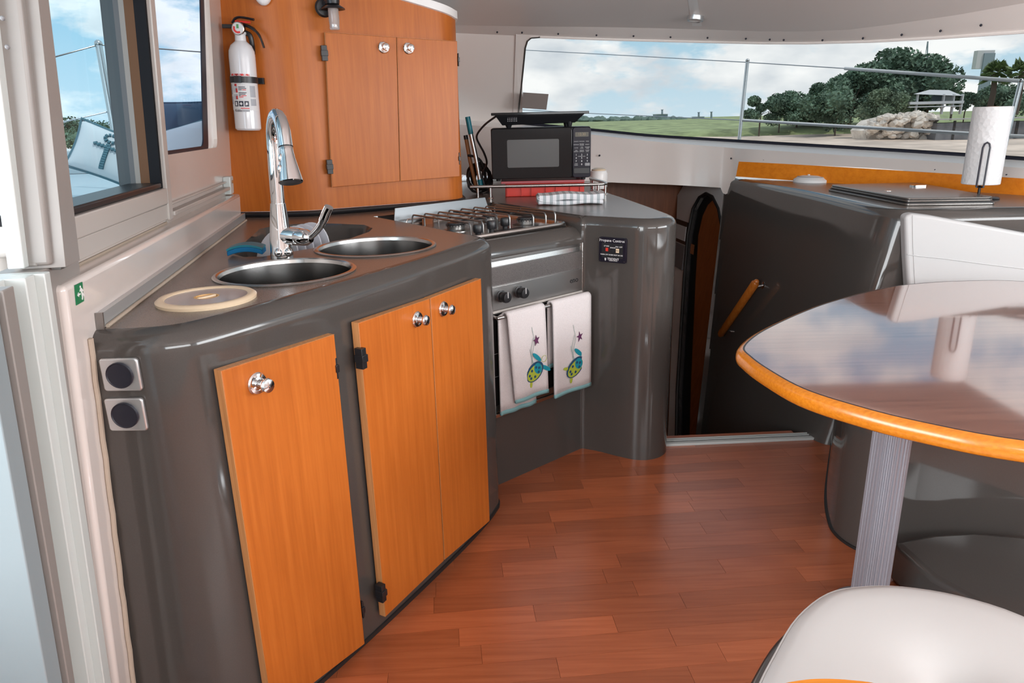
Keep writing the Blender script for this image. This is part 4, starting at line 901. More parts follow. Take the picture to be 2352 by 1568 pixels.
# ---- hand towels over the rail
def hand_towel(x0, x1, zf, zbk, lab, name='hand_towel', slant=0.0, xb0=None, seed=0):
    rnd = random.Random(seed); t = thing(name, lab, 'towel', MS @ V(((x0+x1)/2, -.04, zf)), 'embroidered hand towels on the oven rail')
    nu = 14; zt = .668
    def surf(side_o, z_list, front):
        rows = []
        for z in z_list:
            r_ = []
            for i in range(nu+1):
                u = i/nu; fall = (zt-z)/(zt-zf); sx = slant*fall
                wav = .004*math.sin(u*7+seed)*min(1, fall*1.5)
                r_.append(V((x0+sx+(x1-x0-sx*.55)*u, side_o+wav, z)))
            rows.append(r_)
        return rows
    th = .0065
    zs = [zf+(zt-.012-zf)*k/10 for k in range(11)]
    rows = surf(-.0535, zs, True)
    top = []
    for k in range(1, 7):
        a = math.pi*k/7; top.append([V((x0+(x1-x0)*i/nu, -.040-.0135*math.cos(a), zt-.012+.0135*math.sin(a))) for i in range(nu+1)])
    zs2 = [zt-.012-(zt-.012-zbk)*k/10 for k in range(11)]
    xb = x0 if xb0 is None else xb0
    bk_ = [[V((xb+(x1-x0)*.98*i/nu, -.0265+.003*math.sin(i), z)) for i in range(nu+1)] for z in zs2]
    allr = rows+top+bk_
    o = MB().strip([[MS @ p for p in r] for r in allr]).build('cloth', 'terry', t, angle=80)
    m_ = o.modifiers.new('thick', 'SOLIDIFY'); m_.thickness = th; m_.offset = 0
    h = MB().strip([[MS @ (p+V((0, -.001, 0))) for p in r] for r in surf(-.0535, [zf-.010, zf+.004], True)]).build('hem', 'teal_hem', t)
    m_ = h.modifiers.new('thick', 'SOLIDIFY'); m_.thickness = th+.002; m_.offset = 0
    h = MB().strip([[MS @ V((p.x, p.y, zbk-.012)) for p in bk_[-1]], [MS @ V((p.x, p.y, zbk+.004)) for p in bk_[-1]]]).build('hem', 'teal_hem', t)
    m_ = h.modifiers.new('thick', 'SOLIDIFY'); m_.thickness = th+.002; m_.offset = 0
    # embroidery
    cx = x0+slant*.8+(x1-x0)*.56; cz = zf+.088; Me = MS @ Matrix.Translation((cx, -.0575, cz)) @ Matrix.Rotation(-.55, 4, 'Y') @ Matrix.Rotation(math.pi/2, 4, 'X'); w = (x1-x0)/.19
    Me = Me @ Matrix.Diagonal((w*1.35, 1.5, 1, 1))
    def ell(rx, ry, x, y, n=20): return [V((x+rx*math.cos(2*math.pi*k/n), y+ry*math.sin(2*math.pi*k/n))) for k in range(n)]
    tu = MB().prism(ell(.036, .022, 0, 0), 0, .0018, Me).build('turtle_shell', 'emb_navy', t)
    MB().prism(ell(.031, .0175, -.002, -.001), .0018, .0026, Me).build('shell_patch', 'emb_green', tu)
    MB().prism(ell(.014, .015, .014, .001), .0026, .0030, Me).build('shell_patch', 'emb_teal', tu)
    for q in range(7):
        a = 2*math.pi*q/7; MB().prism(ell(.0042, .0036, -.003+.021*math.cos(a), .010*math.sin(a), 8), .0030, .0034, Me).build('shell_spot', 'emb_navy', tu)
    for (x, y, rx, ry, a) in [(.030, .026, .018, .006, 1.9), (.038, -.018, .019, .006, -1.0), (-.028, .02, .010, .004, 2.4), (-.030, -.018, .010, .004, -2.3)]:
        MB().prism(ell(rx, ry, 0, 0), 0, .0016, Me @ Matrix.Translation((x, y, 0)) @ rotz(a)).build('turtle_flipper', 'emb_teal' if rx > .015 else 'emb_green', t)
    MB().tube([Me @ V((.048+.010*math.cos(a*.6), .006+.008*math.sin(a*.6), .001)) for a in range(11)], .0008, 5).build('turtle_head', 'emb_green', t)
    Ms_ = MS @ Matrix.Translation((x0+slant*.4+(x1-x0)*.68, -.0575, zf+.205)) @ Matrix.Rotation(math.pi/2, 4, 'X')
    st = [V(((.021 if k % 2 == 0 else .008)*w*.8*math.cos(math.pi*k/5+.5), (.021 if k % 2 == 0 else .008)*math.sin(math.pi*k/5+.5))) for k in range(10)]
    MB().prism(st, 0, .0018, Ms_).build('starfish_motif', 'emb_purple', t)
    for j in range(3):
        pts = [MS @ V((cx-.018*w+.006*w*j+.006*w*math.sin(k*1.1+j), -.0578, cz+.01+.020*k)) for k in range(5+2*j)]
        MB().tube(pts, .0007, 5).build('seaweed_thread', 'emb_thread', t)
hand_towel(-.440, -.262, .340, .300, 'left white turtle-embroidered towel on the oven rail, longer back flap showing', slant=.028, xb0=-.458, seed=3)
hand_towel(-.222, -.020, .306, .42, 'right white turtle-embroidered towel on the oven rail, next to the grey column', slant=.004, seed=5)

# ---- propane panel on the column
cpA, cpB = V((.345, 2.654)), V((.425, 2.600)); pA_, pB_ = offp(cpA, cpB, .004)
pc = onv(1408, 574, pA_, pB_); dpn = V((pB_.x-pA_.x, pB_.y-pA_.y, 0)).normalized(); MP = frame(pc, dpn)
pw = (onv(1439, 574, pA_, pB_)-onv(1377, 574, pA_, pB_)).length; ph = onv(1408, 545, pA_, pB_).z-onv(1408, 602, pA_, pB_).z
t = thing('propane_panel', 'small black gas control panel with red and cream switches on the grey column', 'control panel', pc)
RX = Matrix.Rotation(math.pi/2, 4, 'X')
MB().prism(rrect(pw, ph, .006), -.012, .006, MP @ RX).build('plate', 'panel_black', t, bevel=.001)
MB().prism(rrect(pw*.78, ph*.60, .003, cy=-.002), .006, .0068, MP @ RX).build('inner_plate', 'black', t)
text_mb('Propane Control', pw*.135, MP @ Matrix.Translation((-.002, -.0068, ph*.38))).build('lettering', 'print_white', t)
text_mb('LP GAS', pw*.062, MP @ Matrix.Translation((-pw*.21, -.0074, ph*.155))).build('lettering', 'print_white', t)
text_mb('ON / OFF', pw*.062, MP @ Matrix.Translation((pw*.24, -.0074, ph*.15))).build('lettering', 'print_white', t)
text_mb('SENSOR', pw*.055, MP @ Matrix.Translation((pw*.02, -.0074, ph*.10))).build('lettering', 'print_white', t)
text_mb('TURN OFF WHEN NOT IN USE', pw*.060, MP @ Matrix.Translation((-pw*.02, -.0074, -ph*.19))).build('lettering', 'print_white', t)
text_mb('TRIDENT', pw*.105, MP @ Matrix.Translation((pw*.04, -.0068, -ph*.36))).build('lettering', 'print_white', t)
text_mb('MARINE SYSTEMS', pw*.04, MP @ Matrix.Translation((pw*.04, -.0068, -ph*.425))).build('lettering', 'print_white', t)
MB().prism([(-.0035, .005), (.0035, .005), (.003, -.002), (0, -.006), (-.003, -.002)], .006, .0066, MP @ Matrix.Translation((-pw*.25, 0, -ph*.385)) @ RX).build('emblem', 'key_white', t)
MB().box(-.0045, .0045, -.010, -.006, -.006, .006, MP @ Matrix.Translation((-pw*.19, 0, ph*.02))).build('switch', 'red', t)
MB().box(-.006, .006, -.0095, -.006, -.0075, .0075, MP @ Matrix.Translation((pw*.20, 0, 0))).build('switch', 'cream_plastic', t)
text_mb('PUSH', .0045, MP @ Matrix.Translation((pw*.20, -.0099, 0))).build('lettering', 'black', t)
MB().lathe([(.008, 0), (.009, .001), (.008, .0015)], 20, MP @ Matrix.Translation((pw*.02, -.0068, -ph*.02)) @ RX).build('sensor_ring', 'panel_black', t)
for sx in (-1, 1):
    for sz in (-1, 1): MB().lathe([(0, .0015), (.0022, .0012), (.0025, 0)], 10, MP @ Matrix.Translation((sx*pw*.44, -.006, sz*ph*.43)) @ RX).build('screw', 'black', t)

# =================================================================== COUNTER-TOP THINGS
YM = 3.43
def mx(px, py, Y=YM): return aty(px, py, Y)
# red case
c0, c1 = mx(1161, 452, 3.47), mx(1342, 448, 3.47); cx0, cx1 = c0.x, c1.x; cz0 = ZT; cz1 = mx(1250, 417, 3.47).z
t = thing('red_case', 'flat red ribbed plastic case under the microwave', 'case', ((cx0+cx1)/2, 3.6, ZT))
MB().box(cx0, cx1, 3.47, 3.76, ZT, cz1-.006).build('tray', 'red', t, bevel=.004)
for k in range(7):
    x = cx0+.015+(cx1-cx0-.03)*k/6+(.006 if k % 2 else -.004); MB().box(x-.003, x+.003, 3.462, 3.475, ZT+.002, cz1-.01).build('rib', 'red', t)
MB().box(cx0-.02, cx1-.0, 3.455, 3.77, cz1-.006, cz1+.006).build('lid', 'red_clear', t, bevel=.003)
# microwave
q00, q11 = mx(1130, 411), mx(1358, 290); mx0, mx1 = q00.x, q11.x; mz0 = cz1+.0165; mz1 = q11.z
mw = thing('microwave', 'black countertop microwave oven standing on the red case', 'microwave', ((mx0+mx1)/2, YM+.18, mz0))
MB().box(mx0, mx1, YM+.02, YM+.34, mz0, mz1).build('body', 'black', mw, bevel=.008)
W_ = mx1-mx0; xs = mx0+W_*.815
RF = lambda x, z, o=0.0: Matrix.Translation((x, YM-o, z)) @ RX
hz = mz1-mz0
MB().prism(rrect(xs-mx0-.003, hz-.004, .012, 4), 0, .02, RF((mx0+xs)/2, (mz0+mz1)/2, -.02)).build('door', 'black_gloss', mw, bevel=.003)
MB().prism(rrect(mx1-xs-.001, hz-.004, .012, 4), 0, .02, RF((mx1+xs)/2, (mz0+mz1)/2, -.02)).build('control_panel', 'panel_black', mw, bevel=.003)
wx0, wx1 = mx(1165, 345).x, mx(1284, 345).x; wz0, wz1 = mx(1225, 384).z, mx(1225, 320).z
MB().prism(rrect(wx1-wx0, wz1-wz0, .006, 4), 0, .0012, RF((wx0+wx1)/2, (wz0+wz1)/2, .0)).build('door_window', 'mw_window', mw)
pxm = (xs+mx1)/2
MB().prism(rrect(.062, .020, .002), 0, .0008, RF(pxm, mz0+hz*.85)).build('display', 'lcd', mw)
text_mb('12:30', .016, Matrix.Translation((pxm, YM-.001, mz0+hz*.85))).build('display_digits', 'lcd_digit', mw)
rows_ = [['POTATO', 'POPCORN', 'PIZZA'], ['BEVERAGE', 'FROZEN\nDINNER', 'REHEAT'], ['CLOCK', 'TIME\nCOOK', 'KITCHEN\nTIMER'], ['TIME\nDEFROST', 'WEIGHT\nDEFROST', 'POWER\nLEVEL']]
mb = MB()
for i, r in enumerate(rows_):
    for j, s in enumerate(r): text_mb(s, .0052, Matrix.Translation((pxm-.026+.026*j, YM-.0008, mz0+hz*(.715-.062*i))), .0004, mb)
mb.build('key_lettering', 'key_white', mw)
mb = MB()
for i, r in enumerate([['1', '2', '3'], ['4', '5', '6'], ['7', '8', '9'], ['', '0', '']]):
    for j, s in enumerate(r):
        if s: text_mb(s, .011, Matrix.Translation((pxm-.026+.026*j, YM-.0008, mz0+hz*(.455-.062*i))), .0004, mb)
mb.build('key_digits', 'print_white', mw)
mb = MB(); text_mb('EXPRESS COOK', .0048, Matrix.Translation((pxm, YM-.0008, mz0+hz*.424)), .0004, mb); text_mb('STOP\nCLEAR', .006, Matrix.Translation((pxm-.026, YM-.0008, mz0+hz*.267)), .0004, mb); text_mb('START', .006, Matrix.Translation((pxm+.027, YM-.0012, mz0+hz*.267)), .0004, mb); mb.build('key_lettering', 'key_white', mw)
MB().prism(rrect(.024, .014, .003), 0, .0006, RF(pxm+.027, mz0+hz*.267)).build('start_key', 'grey_paint', mw)
MB().prism(rrect(.074, .026, .003), 0, .004, RF(pxm, mz0+hz*.145)).build('open_button', 'black', mw, bevel=.001)
for x in (mx0+.03, mx1-.03):
    for y in (YM+.05, YM+.30): MB().lathe([(0, 0), (.010, 0), (.012, .012), (0, .012)], 12, Matrix.Translation((x, y, mz0-.0105))).build('foot', 'rubber', mw)
# induction hob on the microwave
iz0 = mz1; i0, i1 = mx(1128, 266, 3.46), mx(1352, 264, 3.46); iz1 = mx(1240, 257, 3.46).z
t = thing('induction_hob', 'thin black portable induction hob lying on the microwave', 'hotplate', ((i0.x+i1.x)/2, 3.6, iz0))
MB().box(i0.x, i1.x, 3.44, 3.76, iz1-.012, iz1).build('glass_top', 'black_gloss', t, bevel=.002)
xa, xb2 = i0.x+.03, i1.x-.03
MB().hexa([V((xa-.012, 3.46, iz1-.012)), V((xb2+.012, 3.46, iz1-.012)), V((xb2+.012, 3.74, iz1-.012)), V((xa-.012, 3.74, iz1-.012))], [V((xa+.02, 3.49, iz0+.012)), V((xb2-.03, 3.49, iz0+.018)), V((xb2-.03, 3.71, iz0+.018)), V((xa+.02, 3.71, iz0+.012))]).build('housing', 'black', t, bevel=.003)
for x, y, h_ in [(xa+.05, 3.50, .014), (xb2-.055, 3.50, .03), (xa+.05, 3.70, .014), (xb2-.055, 3.70, .03)]: MB().lathe([(0, 0), (.010, 0), (.016, h_), (0, h_)], 14, Matrix.Translation((x, y, iz0-.0005))).build('foot', 'black', t)
mb = MB()
for k in range(6):
    for j in range(3): mb.box(xa+.045+.008*k, xa+.049+.008*k, 3.4675+.004*j*0, 3.469, iz1-.040+.008*j, iz1-.035+.008*j)
mb.build('vent_slots', 'grey_paint', t)
cb = [mx(1138, 268, 3.47), mx(1115, 285, 3.5), mx(1098, 305, 3.52), mx(1095, 318, 3.53), mx(1103, 335, 3.55), mx(1112, 352, 3.56), mx(1118, 375, 3.57), mx(1108, 400, 3.58), mx(1112, 425, 3.58)]
MB().tube(catmull(cb, 5), .005, 8).build('power_cord', 'black', t)
# chrome fiddle rail
rb0 = [atz(1097, 450, ZT), atz(1126, 455, ZT), atz(1363, 441, ZT), atz(1387, 437, ZT)]
zr = 1.004
rp = [aty(1080, 432, 3.43), aty(1150, 428, 3.425), aty(1250, 423, 3.42), aty(1340, 416, 3.42), aty(1380, 413, 3.43)]
rp = [V((p.x, p.y, zr)) for p in rp]; rp += [V((rp[-1].x+.022, 3.445, zr)), V((rp[-1].x+.030, 3.475, zr)), V((rp[-1].x+.022, 3.56, zr)), V((rp[-1].x-.01, 3.78, zr))]
t = thing('fiddle_rail', 'polished steel fiddle rail around the counter end in front of the microwave', 'rail', (rp[1].x, rp[1].y, ZT))
MB().tube(catmull(rp, 5), .0075, 10).build('bar', 'steel', t)
for p in [V((rp[0].x+.035, 3.43, 0)), V((rp[0].x+.095, 3.428, 0)), V((rp[4].x-.012, 3.428, 0)), V((rp[6].x, 3.49, 0)), V((rp[8].x+.006, 3.70, 0))]:
    MB().lathe([(.013, 0), (.012, .003), (.006, .005), (.006, zr-ZT-.004)], 12, Matrix.Translation((p.x, p.y, ZT))).build('post', 'steel', t)
# folded striped towel
tp = atz(1310, 468, ZT); Mt_ = frame(tp, V((1, .03, 0)))
t = thing('folded_towel', 'grey and white striped kitchen towel folded on the counter before the microwave', 'towel', tp)
def slab(x0, x1, y0, y1, z0, th, seed):
    rr = random.Random(seed); rows = []
    n = 24
    for k in range(n+1):
        u = k/n; x = x0+(x1-x0)*u; z = z0+.003*math.sin(u*9+seed)
        rows.append([Mt_ @ V((x, y0, z)), Mt_ @ V((x, y1, z)), Mt_ @ V((x, y1+.004, z+th*.5)), Mt_ @ V((x, y1, z+th)), Mt_ @ V((x, y0, z+th)), Mt_ @ V((x, y0-.004, z+th*.5))])
    mb = MB().strip(rows, closed=True); mb.add(rows[0], [(0, 1, 2, 3, 4, 5)]); mb.add(rows[-1], [(5, 4, 3, 2, 1, 0)]); return mb
slab(-.142, .133, -.055, .075, .004, .017, 1).build('lower_fold', 'stripe_towel', t, angle=70)
slab(-.138, .138, -.058, .068, .022, .024, 4).build('upper_fold', 'stripe_towel', t, angle=70)
cv = [Mt_ @ V((-.136, 0, .040)), Mt_ @ V((-.146, 0, .036)), Mt_ @ V((-.143, 0, .026)), Mt_ @ V((-.12, 0, .016)), Mt_ @ V((-.07, 0, .012))]
cv = catmull(cv, 4); mb = MB(); mb.strip([[p+V((0, -.060, 0)) for p in cv], [p+V((0, .07, 0)) for p in cv]]); o = mb.build('side_fold', 'stripe_towel', t); m_ = o.modifiers.new('th', 'SOLIDIFY'); m_.thickness = .006
# brooms, cable bundle and jug behind
for k, (pts, r, mt, tip, lb, nm_) in enumerate([([(1074, 268), (1080, 300), (1094, 365), (1105, 430)], .011, 'alu', 'teal', 'aluminium broom pole with teal grip leaning beside the microwave', 'broom_pole'), ([(1071, 320), (1080, 370), (1094, 430)], .010, 'tan_wood', None, 'brown wooden pole leaning behind the aluminium broom pole', 'wooden_pole')]):
    P3 = [aty(x, y, 3.58+.06*k) for x, y in pts]; t = thing(nm_, lb, 'pole', P3[-1])
    P3[-1].z = max(P3[-1].z, ZT+.012)
    if tip:
        MB().tube(P3[:2]+[P3[1].lerp(P3[2], .12)], r*1.15, 10).build('grip', tip, t); MB().tube([P3[1].lerp(P3[2], .1), P3[2], P3[3]], r, 10).build('shaft', mt, t)
        MB().tube([P3[2].lerp(P3[3], .72), P3[3]], r*1.1, 10).build('sleeve', 'teal', t)
    else: MB().tube(P3, r, 10).build('shaft', mt, t); MB().tube([P3[0], P3[0]+(P3[0]-P3[1]).normalized()*.02], r*1.1, 10).build('end_cap', 'black', t)
bx_ = aty(1100, 395, 3.66); t = thing('cable_bundle', 'dark coil of black cables left of the microwave', 'cables', (bx_.x, bx_.y, ZT))
for k in range(7):
    rr = random.Random(k); cc = V((bx_.x+.02*rr.uniform(-1, 1), bx_.y+.03*rr.uniform(-1, 1), ZT+.075+.02*rr.uniform(-1, 1)))
    MB().tube([cc+V((.045*math.cos(a*.5236), .02*math.sin(a*.5236*2+k), .062*math.sin(a*.5236))) for a in range(12)], .007, 6, closed=True).build('cable_loop', 'rubber', t)
MB().tube(catmull([aty(1075, 357, 3.60), aty(1092, 360, 3.62), aty(1106, 372, 3.63), aty(1115, 400, 3.64)], 4), .006, 8).build('lead', 'rubber', t)
ob = aty(1070, 370, 3.5); o_ = MB().box(-.30, -.2145, 3.47, 3.475, 0, 0)
jp = atz(1381, 437, ZT); t = thing('white_jug', 'white rounded plastic jug behind the rail right of the microwave', 'jug', (.52, 3.80, ZT))
MB().lathe([(0, 0), (.040, 0), (.045, .01), (.046, .075), (.040, .09), (.036, .092)], 24, Matrix.Translation((.47, 3.80, ZT))).build('body', 'sill_white', t)
MB().lathe([(.036, .092), (.037, .098), (.02, .105), (0, .106)], 24, Matrix.Translation((.47, 3.80, ZT))).build('lid', 'cream_plastic', t)
# sign on the wall, tinted film on windscreen
sq = [(172, 655), (189, 647), (193, 691), (176, 701)]; sz_ = [Wsz(x, y, 0.0015) for x, y in sq]
sgn = thing('exit_sign', 'small green emergency exit sign with white running figure on the cabin wall', 'sign', wp(*sz_[0], .001))
MB().hexa([wp(*q, .0004) for q in sz_], [wp(*q, .0018) for q in sz_]).build('plate', 'green_sign', sgn)
s0_, s1_ = sz_[0][0], sz_[1][0]; z0_, z1_ = sz_[3][1], sz_[0][1]
def sg(u, v, o=.0024): return wp(s0_+(s1_-s0_)*u, z0_+(z1_-z0_)*v, o)
def sgp(name, pts): MB().hexa([sg(u, v, .0017) for u, v in pts], [sg(u, v, .0026) for u, v in pts]).build(name, 'print_white', sgn)
sgp('arrow', [(.10, .45), (.28, .58), (.28, .50), (.50, .50), (.50, .42), (.28, .42), (.28, .34)])
sgp('figure_head', [(.60+.07*math.cos(k*.785), .80+.06*math.sin(k*.785)) for k in range(8)])
sgp('figure_body', [(.58, .74), (.74, .72), (.80, .46), (.66, .44)]); sgp('figure_leg', [(.66, .47), (.78, .47), (.78, .22), (.70, .10), (.62, .14), (.68, .24)]); sgp('figure_leg', [(.74, .47), (.82, .46), (.96, .30), (.90, .24)]); sgp('figure_arm', [(.60, .72), (.64, .66), (.50, .56), (.44, .60)]); sgp('figure_arm', [(.74, .70), (.92, .56), (.88, .50), (.72, .62)])
fq = [(1201, 212), (1260, 216), (1255, 252), (1198, 248)]; pgl = inset(.235)
fp_ = [curtain(x, y, pgl) for x, y in fq]; t = MB().hexa(fp_, [p+V((0, .006, .0)) for p in fp_]).build('window_film', 'brown_film'); tag(t, 'small dark brown rectangular panel standing against the windscreen corner', 'panel')
# =================================================================== NAV DESK, SETTEE, TABLE
desk = thing('nav_desk', 'glossy dark grey moulded chart desk beside the stairwell', 'desk', (1.6, 3.0, 0))
dp = [V((p.x, p.y)) for p in catmull([(1.285, 4.40, 0), (1.345, 3.9, 0), (1.392, 3.4, 0), (1.402, 2.98, 0), (1.412, 2.78, 0), (1.430, 2.70, 0), (1.475, 2.658, 0), (1.56, 2.648, 0), (2.0, 2.640, 0), (3.0, 2.60, 0)], 5)]
rings = bevel_rings(dp, .045, ZT, -1.0)
LD = .192
def leanx(p, z): 
    w = max(0, min(1, (1.62-p.x)/.16)); return V((p.x-LD*w*(.91-z), p.y, z))
def far(p, z):
    ye = 4.337+.40*(z-.927); return V((p.x+(.047*(p.y-ye) if p.y > ye else 0), min(p.y, ye-.001*(4.5-p.y)), p.z))
low = [[far(leanx(p, z), z) for p in dp] for z in (-1.0, -.5, .0, .3, .6, .885)]
MB().strip(low+rings[2:]).build('body', 'gelcoat_grey', desk, angle=50)
ft = [V((p.x, p.y)) for p in rings[-1]]
MB().flat(ft+[V((3.0, 3.2)), V((2.35, 3.2)), V((1.5, 4.5))], [], lambda u, v: V((u, v, ZT))).build('desktop', 'worktop', desk, smooth=False)
# handrail on desk face
FN = V((1, .047, -LD)); F0 = V((1.395, 3.4, .91))
def onface(px, py, o=0.0): return atpl(px, py, F0-V((o, 0, 0)), FN)
ha, hb2 = onface(1655, 768, .062), onface(1737, 647, .062)
hrl = thing('hand_rail', 'short round orange wood grab rail with steel brackets on the desk side', 'handrail', ha)
MB().tube([ha, ha.lerp(hb2, .02), ha.lerp(hb2, .98), hb2], [.014, .021, .021, .014], 14).ball(ha, .0145, .0145, .0145).ball(hb2, .0145, .0145, .0145).build('grip', 'rail_wood', hrl)
for px, py, t_ in [(1683, 763, .10), (1754, 655, .90)]:
    w = onface(px, py, .004); g_ = ha.lerp(hb2, t_); nf = FN.normalized()
    b = MB().lathe([(0, 0), (.020, 0), (.021, .003), (.018, .005), (0, .006)], 18, Matrix.Translation(w) @ (-nf).to_track_quat('Z', 'Y').to_matrix().to_4x4()).build('flange', 'chrome', hrl)
    MB().tube([w, g_], .006, 8).build('stem', 'chrome', hrl)
# settee
st = thing('settee', 'dark grey moulded settee base with white upholstered backrest behind the table', 'settee', (1.5, 2.2, 0))
sp2 = [V((p.x, p.y)) for p in catmull([(1.33, 2.72, 0), (1.20, 2.46, 0), (1.10, 2.25, 0), (1.045, 2.10, 0), (1.030, 2.01, 0), (1.055, 1.93, 0), (1.12, 1.885, 0), (1.20, 1.90, 0), (1.6, 1.86, 0), (2.3, 1.6, 0)], 5)]
rg = bevel_rings(sp2, .03, .42, .006)
MB().strip(rg).build('base', 'gelcoat_grey', st, angle=50)
MB().strip([[V((p.x, p.y, 0)) for p in offset2(sp2, -.005)], [V((p.x, p.y, .008)) for p in offset2(sp2, -.005)], [V((p.x, p.y, .009)) for p in sp2]]).build('base_gasket', 'rubber', st)
MB().flat([V((p.x, p.y)) for p in rg[-1]]+[V((2.6, 2.6)), V((1.45, 2.62))], [], lambda u, v: V((u, v, .42))).build('seat_top', 'gelcoat_grey', st)
lg = [atz(x, y, .125) for x, y in [(2052, 1242), (2140, 1225), (2230, 1220), (2352, 1230), (2480, 1250), (2480, 1520), (2352, 1440), (2140, 1322)]]
MB().prism([(p.x, p.y) for p in lg], .0, .125).build('step', 'gelcoat_grey', st, bevel=.018, seg=4)
MB().box(1.50, 2.4, 2.05, 2.50, .42, .53).build('seat_cushion', 'vinyl_white', st, bevel=.03, seg=4)
bA, bB = V((1.40, 2.60)), V((1.90, 2.525))
def bkr(pts, o): n = V((bB.y-bA.y, -(bB.x-bA.x), 0)).normalized(); return [onv(x, y, bA, bB)+n*o*(-1) for x, y in pts]
cush = [(2078, 497), (2092, 490), (2140, 496), (2240, 514), (2352, 535), (2560, 572), (2900, 632), (2900, 860), (2100, 780), (2088, 700), (2081, 590)]
nb = V((bB.y-bA.y, -(bB.x-bA.x), 0)).normalized()
if nb.y > 0: nb = -nb
f = [onv(x, y, bA, bB) for x, y in cush]
MB().hexa(f, [p-nb*.055 for p in f]).build('backrest', 'vinyl_white', st, bevel=.014, seg=4)
sm = [onv(x, y, bA, bB)+nb*.0005 for x, y in [(2084, 584), (2110, 588), (2170, 594), (2260, 606), (2352, 617), (2450, 628)]]
MB().tube(sm, .0018, 6).build('seam', 'vinyl_white', st)
sm = [onv(x, y, bA, bB)+nb*.0005 for x, y in [(2096, 494), (2097, 560), (2101, 640), (2106, 720)]]
MB().tube(sm, .0014, 6).build('seam', 'vinyl_white', st)
# table
tpts = [(.566, 1.715, 0), (.560, 1.640, 0), (.571, 1.542, 0), (.603, 1.415, 0), (.668, 1.315, 0), (.755, 1.225, 0), (.897, 1.130, 0), (1.15, 1.05, 0), (1.45, 1.04, 0), (1.8, 1.12, 0), (2.05, 1.35, 0), (2.12, 1.75, 0), (2.0, 2.15, 0), (1.757, 2.375, 0), (1.544, 2.408, 0), (1.344, 2.375, 0), (1.195, 2.305, 0), (.989, 2.166, 0), (.847, 2.046, 0), (.711, 1.912, 0), (.625, 1.812, 0)]
tp2 = [V((p.x, p.y)) for p in catmull(tpts, 5, closed=True)]
tbl = thing('dining_table', 'oval saloon table with glossy brown veneer top and orange wood edge', 'table', (.95, 1.65, 0))
def closed_off(poly, d):
    N = len(poly); o = []
    for i in range(N):
        t_ = (poly[(i+1) % N]-poly[i-1]).normalized(); o.append(poly[i]+V((-t_.y, t_.x))*d)
    return o
ar = sum(tp2[i].x*tp2[(i+1) % len(tp2)].y-tp2[(i+1) % len(tp2)].x*tp2[i].y for i in range(len(tp2)))
sg_ = 1 if ar > 0 else -1
prof = [(.030, .700), (.010, .701), (.003, .706), (.0, .716), (.001, .728), (.005, .735), (.011, .739), (.016, .7405)]
MB().strip([[V((p.x, p.y, z)) for p in closed_off(tp2, sg_*d)] for d, z in prof], closed=True).build('edge_band', 'table_edge', tbl, angle=60)
MB().strip([[V((p.x, p.y, z)) for p in closed_off(tp2, sg_*d)] for d, z in [(.016, .7405), (.0185, .7398), (.0205, .7405)]], closed=True).build('inlay_line', 'black', tbl)
MB().flat(closed_off(tp2, sg_*.0205), [], lambda u, v: V((u, v, .7405))).build('top', 'table_veneer', tbl, smooth=False)
MB().flat(closed_off(tp2, sg_*.03), [], lambda u, v: V((u, v, .700))).build('underside', 'dark_wood', tbl, smooth=False)
lx, ly = .957, 1.65
def leg(x, y):
    n = 112; pr = []
    for k in range(n):
        r_ = .0455 if k % 4 > 1 else .0418; a = 2*math.pi*k/n; pr.append((x+r_*math.cos(a), y+r_*math.sin(a)))
    MB().prism(pr, .02, .70).build('leg', 'ribbed_alu', tbl, smooth=False)
    MB().lathe([(.09, 0), (.09, .006), (.055, .02), (.05, .02)], 28, Matrix.Translation((x, y, 0))).build('leg_base', 'ribbed_alu', tbl)
leg(lx, ly)
# foreground chair
chx = thing('swivel_chair', 'white padded swivel chair with orange wood back in the foreground', 'chair', (.66, .84, 0))
so = catmull([(.352, .872, 0), (.418, .967, 0), (.488, 1.053, 0), (.569, 1.116, 0), (.640, 1.133, 0), (.715, 1.130, 0), (.801, 1.100, 0), (.878, 1.040, 0), (.935, .93, 0), (.93, .78, 0), (.84, .62, 0), (.66, .555, 0), (.48, .60, 0), (.375, .71, 0), (.338, .80, 0)], 4, closed=True)
cc = V((.66, .84)); rr_ = []
so2 = [V((p.x, p.y)) for p in so]
dc = atz(2190, 1560, .46); dcc = V((dc.x, dc.y))
def seat_z(p):
    d = (p-dcc).length; return -.030*math.exp(-(d/.05)**2) - .022*math.exp(-(d/.13)**2)
for fr_, z in [(.90, .395), (.97, .405), (1.0, .425), (1.0, .438), (.985, .455), (.955, .466), (.90, .472)]+[(.9-.09*k, .472+.004*math.sin(k*.35)) for k in range(1, 10)]+[(.02, .474)]:
    rr_.append([V((*(cc+(p-cc)*fr_), z+(seat_z(cc+(p-cc)*fr_) if fr_ < .96 and z > .45 else 0))) for p in so2])
MB().strip(rr_, closed=True).build('seat', 'vinyl_chair', chx, angle=80)
MB().tube([V((*(cc+(p-cc)*.985), .4565)) for p in so2], .0022, 6, closed=True).build('piping', 'vinyl_chair', chx)
MB().lathe([(0, .004), (.010, .003), (.012, 0)], 16, Matrix.Translation((dcc.x, dcc.y, .4215))).build('button', 'vinyl_white', chx)
ba = catmull([atz(1700, 1605, .60), atz(1780, 1569, .60), atz(1840, 1556, .60), atz(1890, 1553, .60), atz(1950, 1556, .60), atz(2020, 1567, .60), atz(2120, 1610, .60)], 5)
bi = [p+V((.0, -.018, 0)) for p in ba]
mb = MB(); mb.strip([[V((p.x, p.y, .36)) for p in ba], [V((p.x, p.y, .590)) for p in ba], ba_t := [V((p.x, p.y-.004, .600)) for p in ba], [V((p.x, p.y, .600)) for p in [q+V((0, .004, 0)) for q in bi]], [V((p.x, p.y, .59)) for p in bi], [V((p.x, p.y, .36)) for p in bi]])
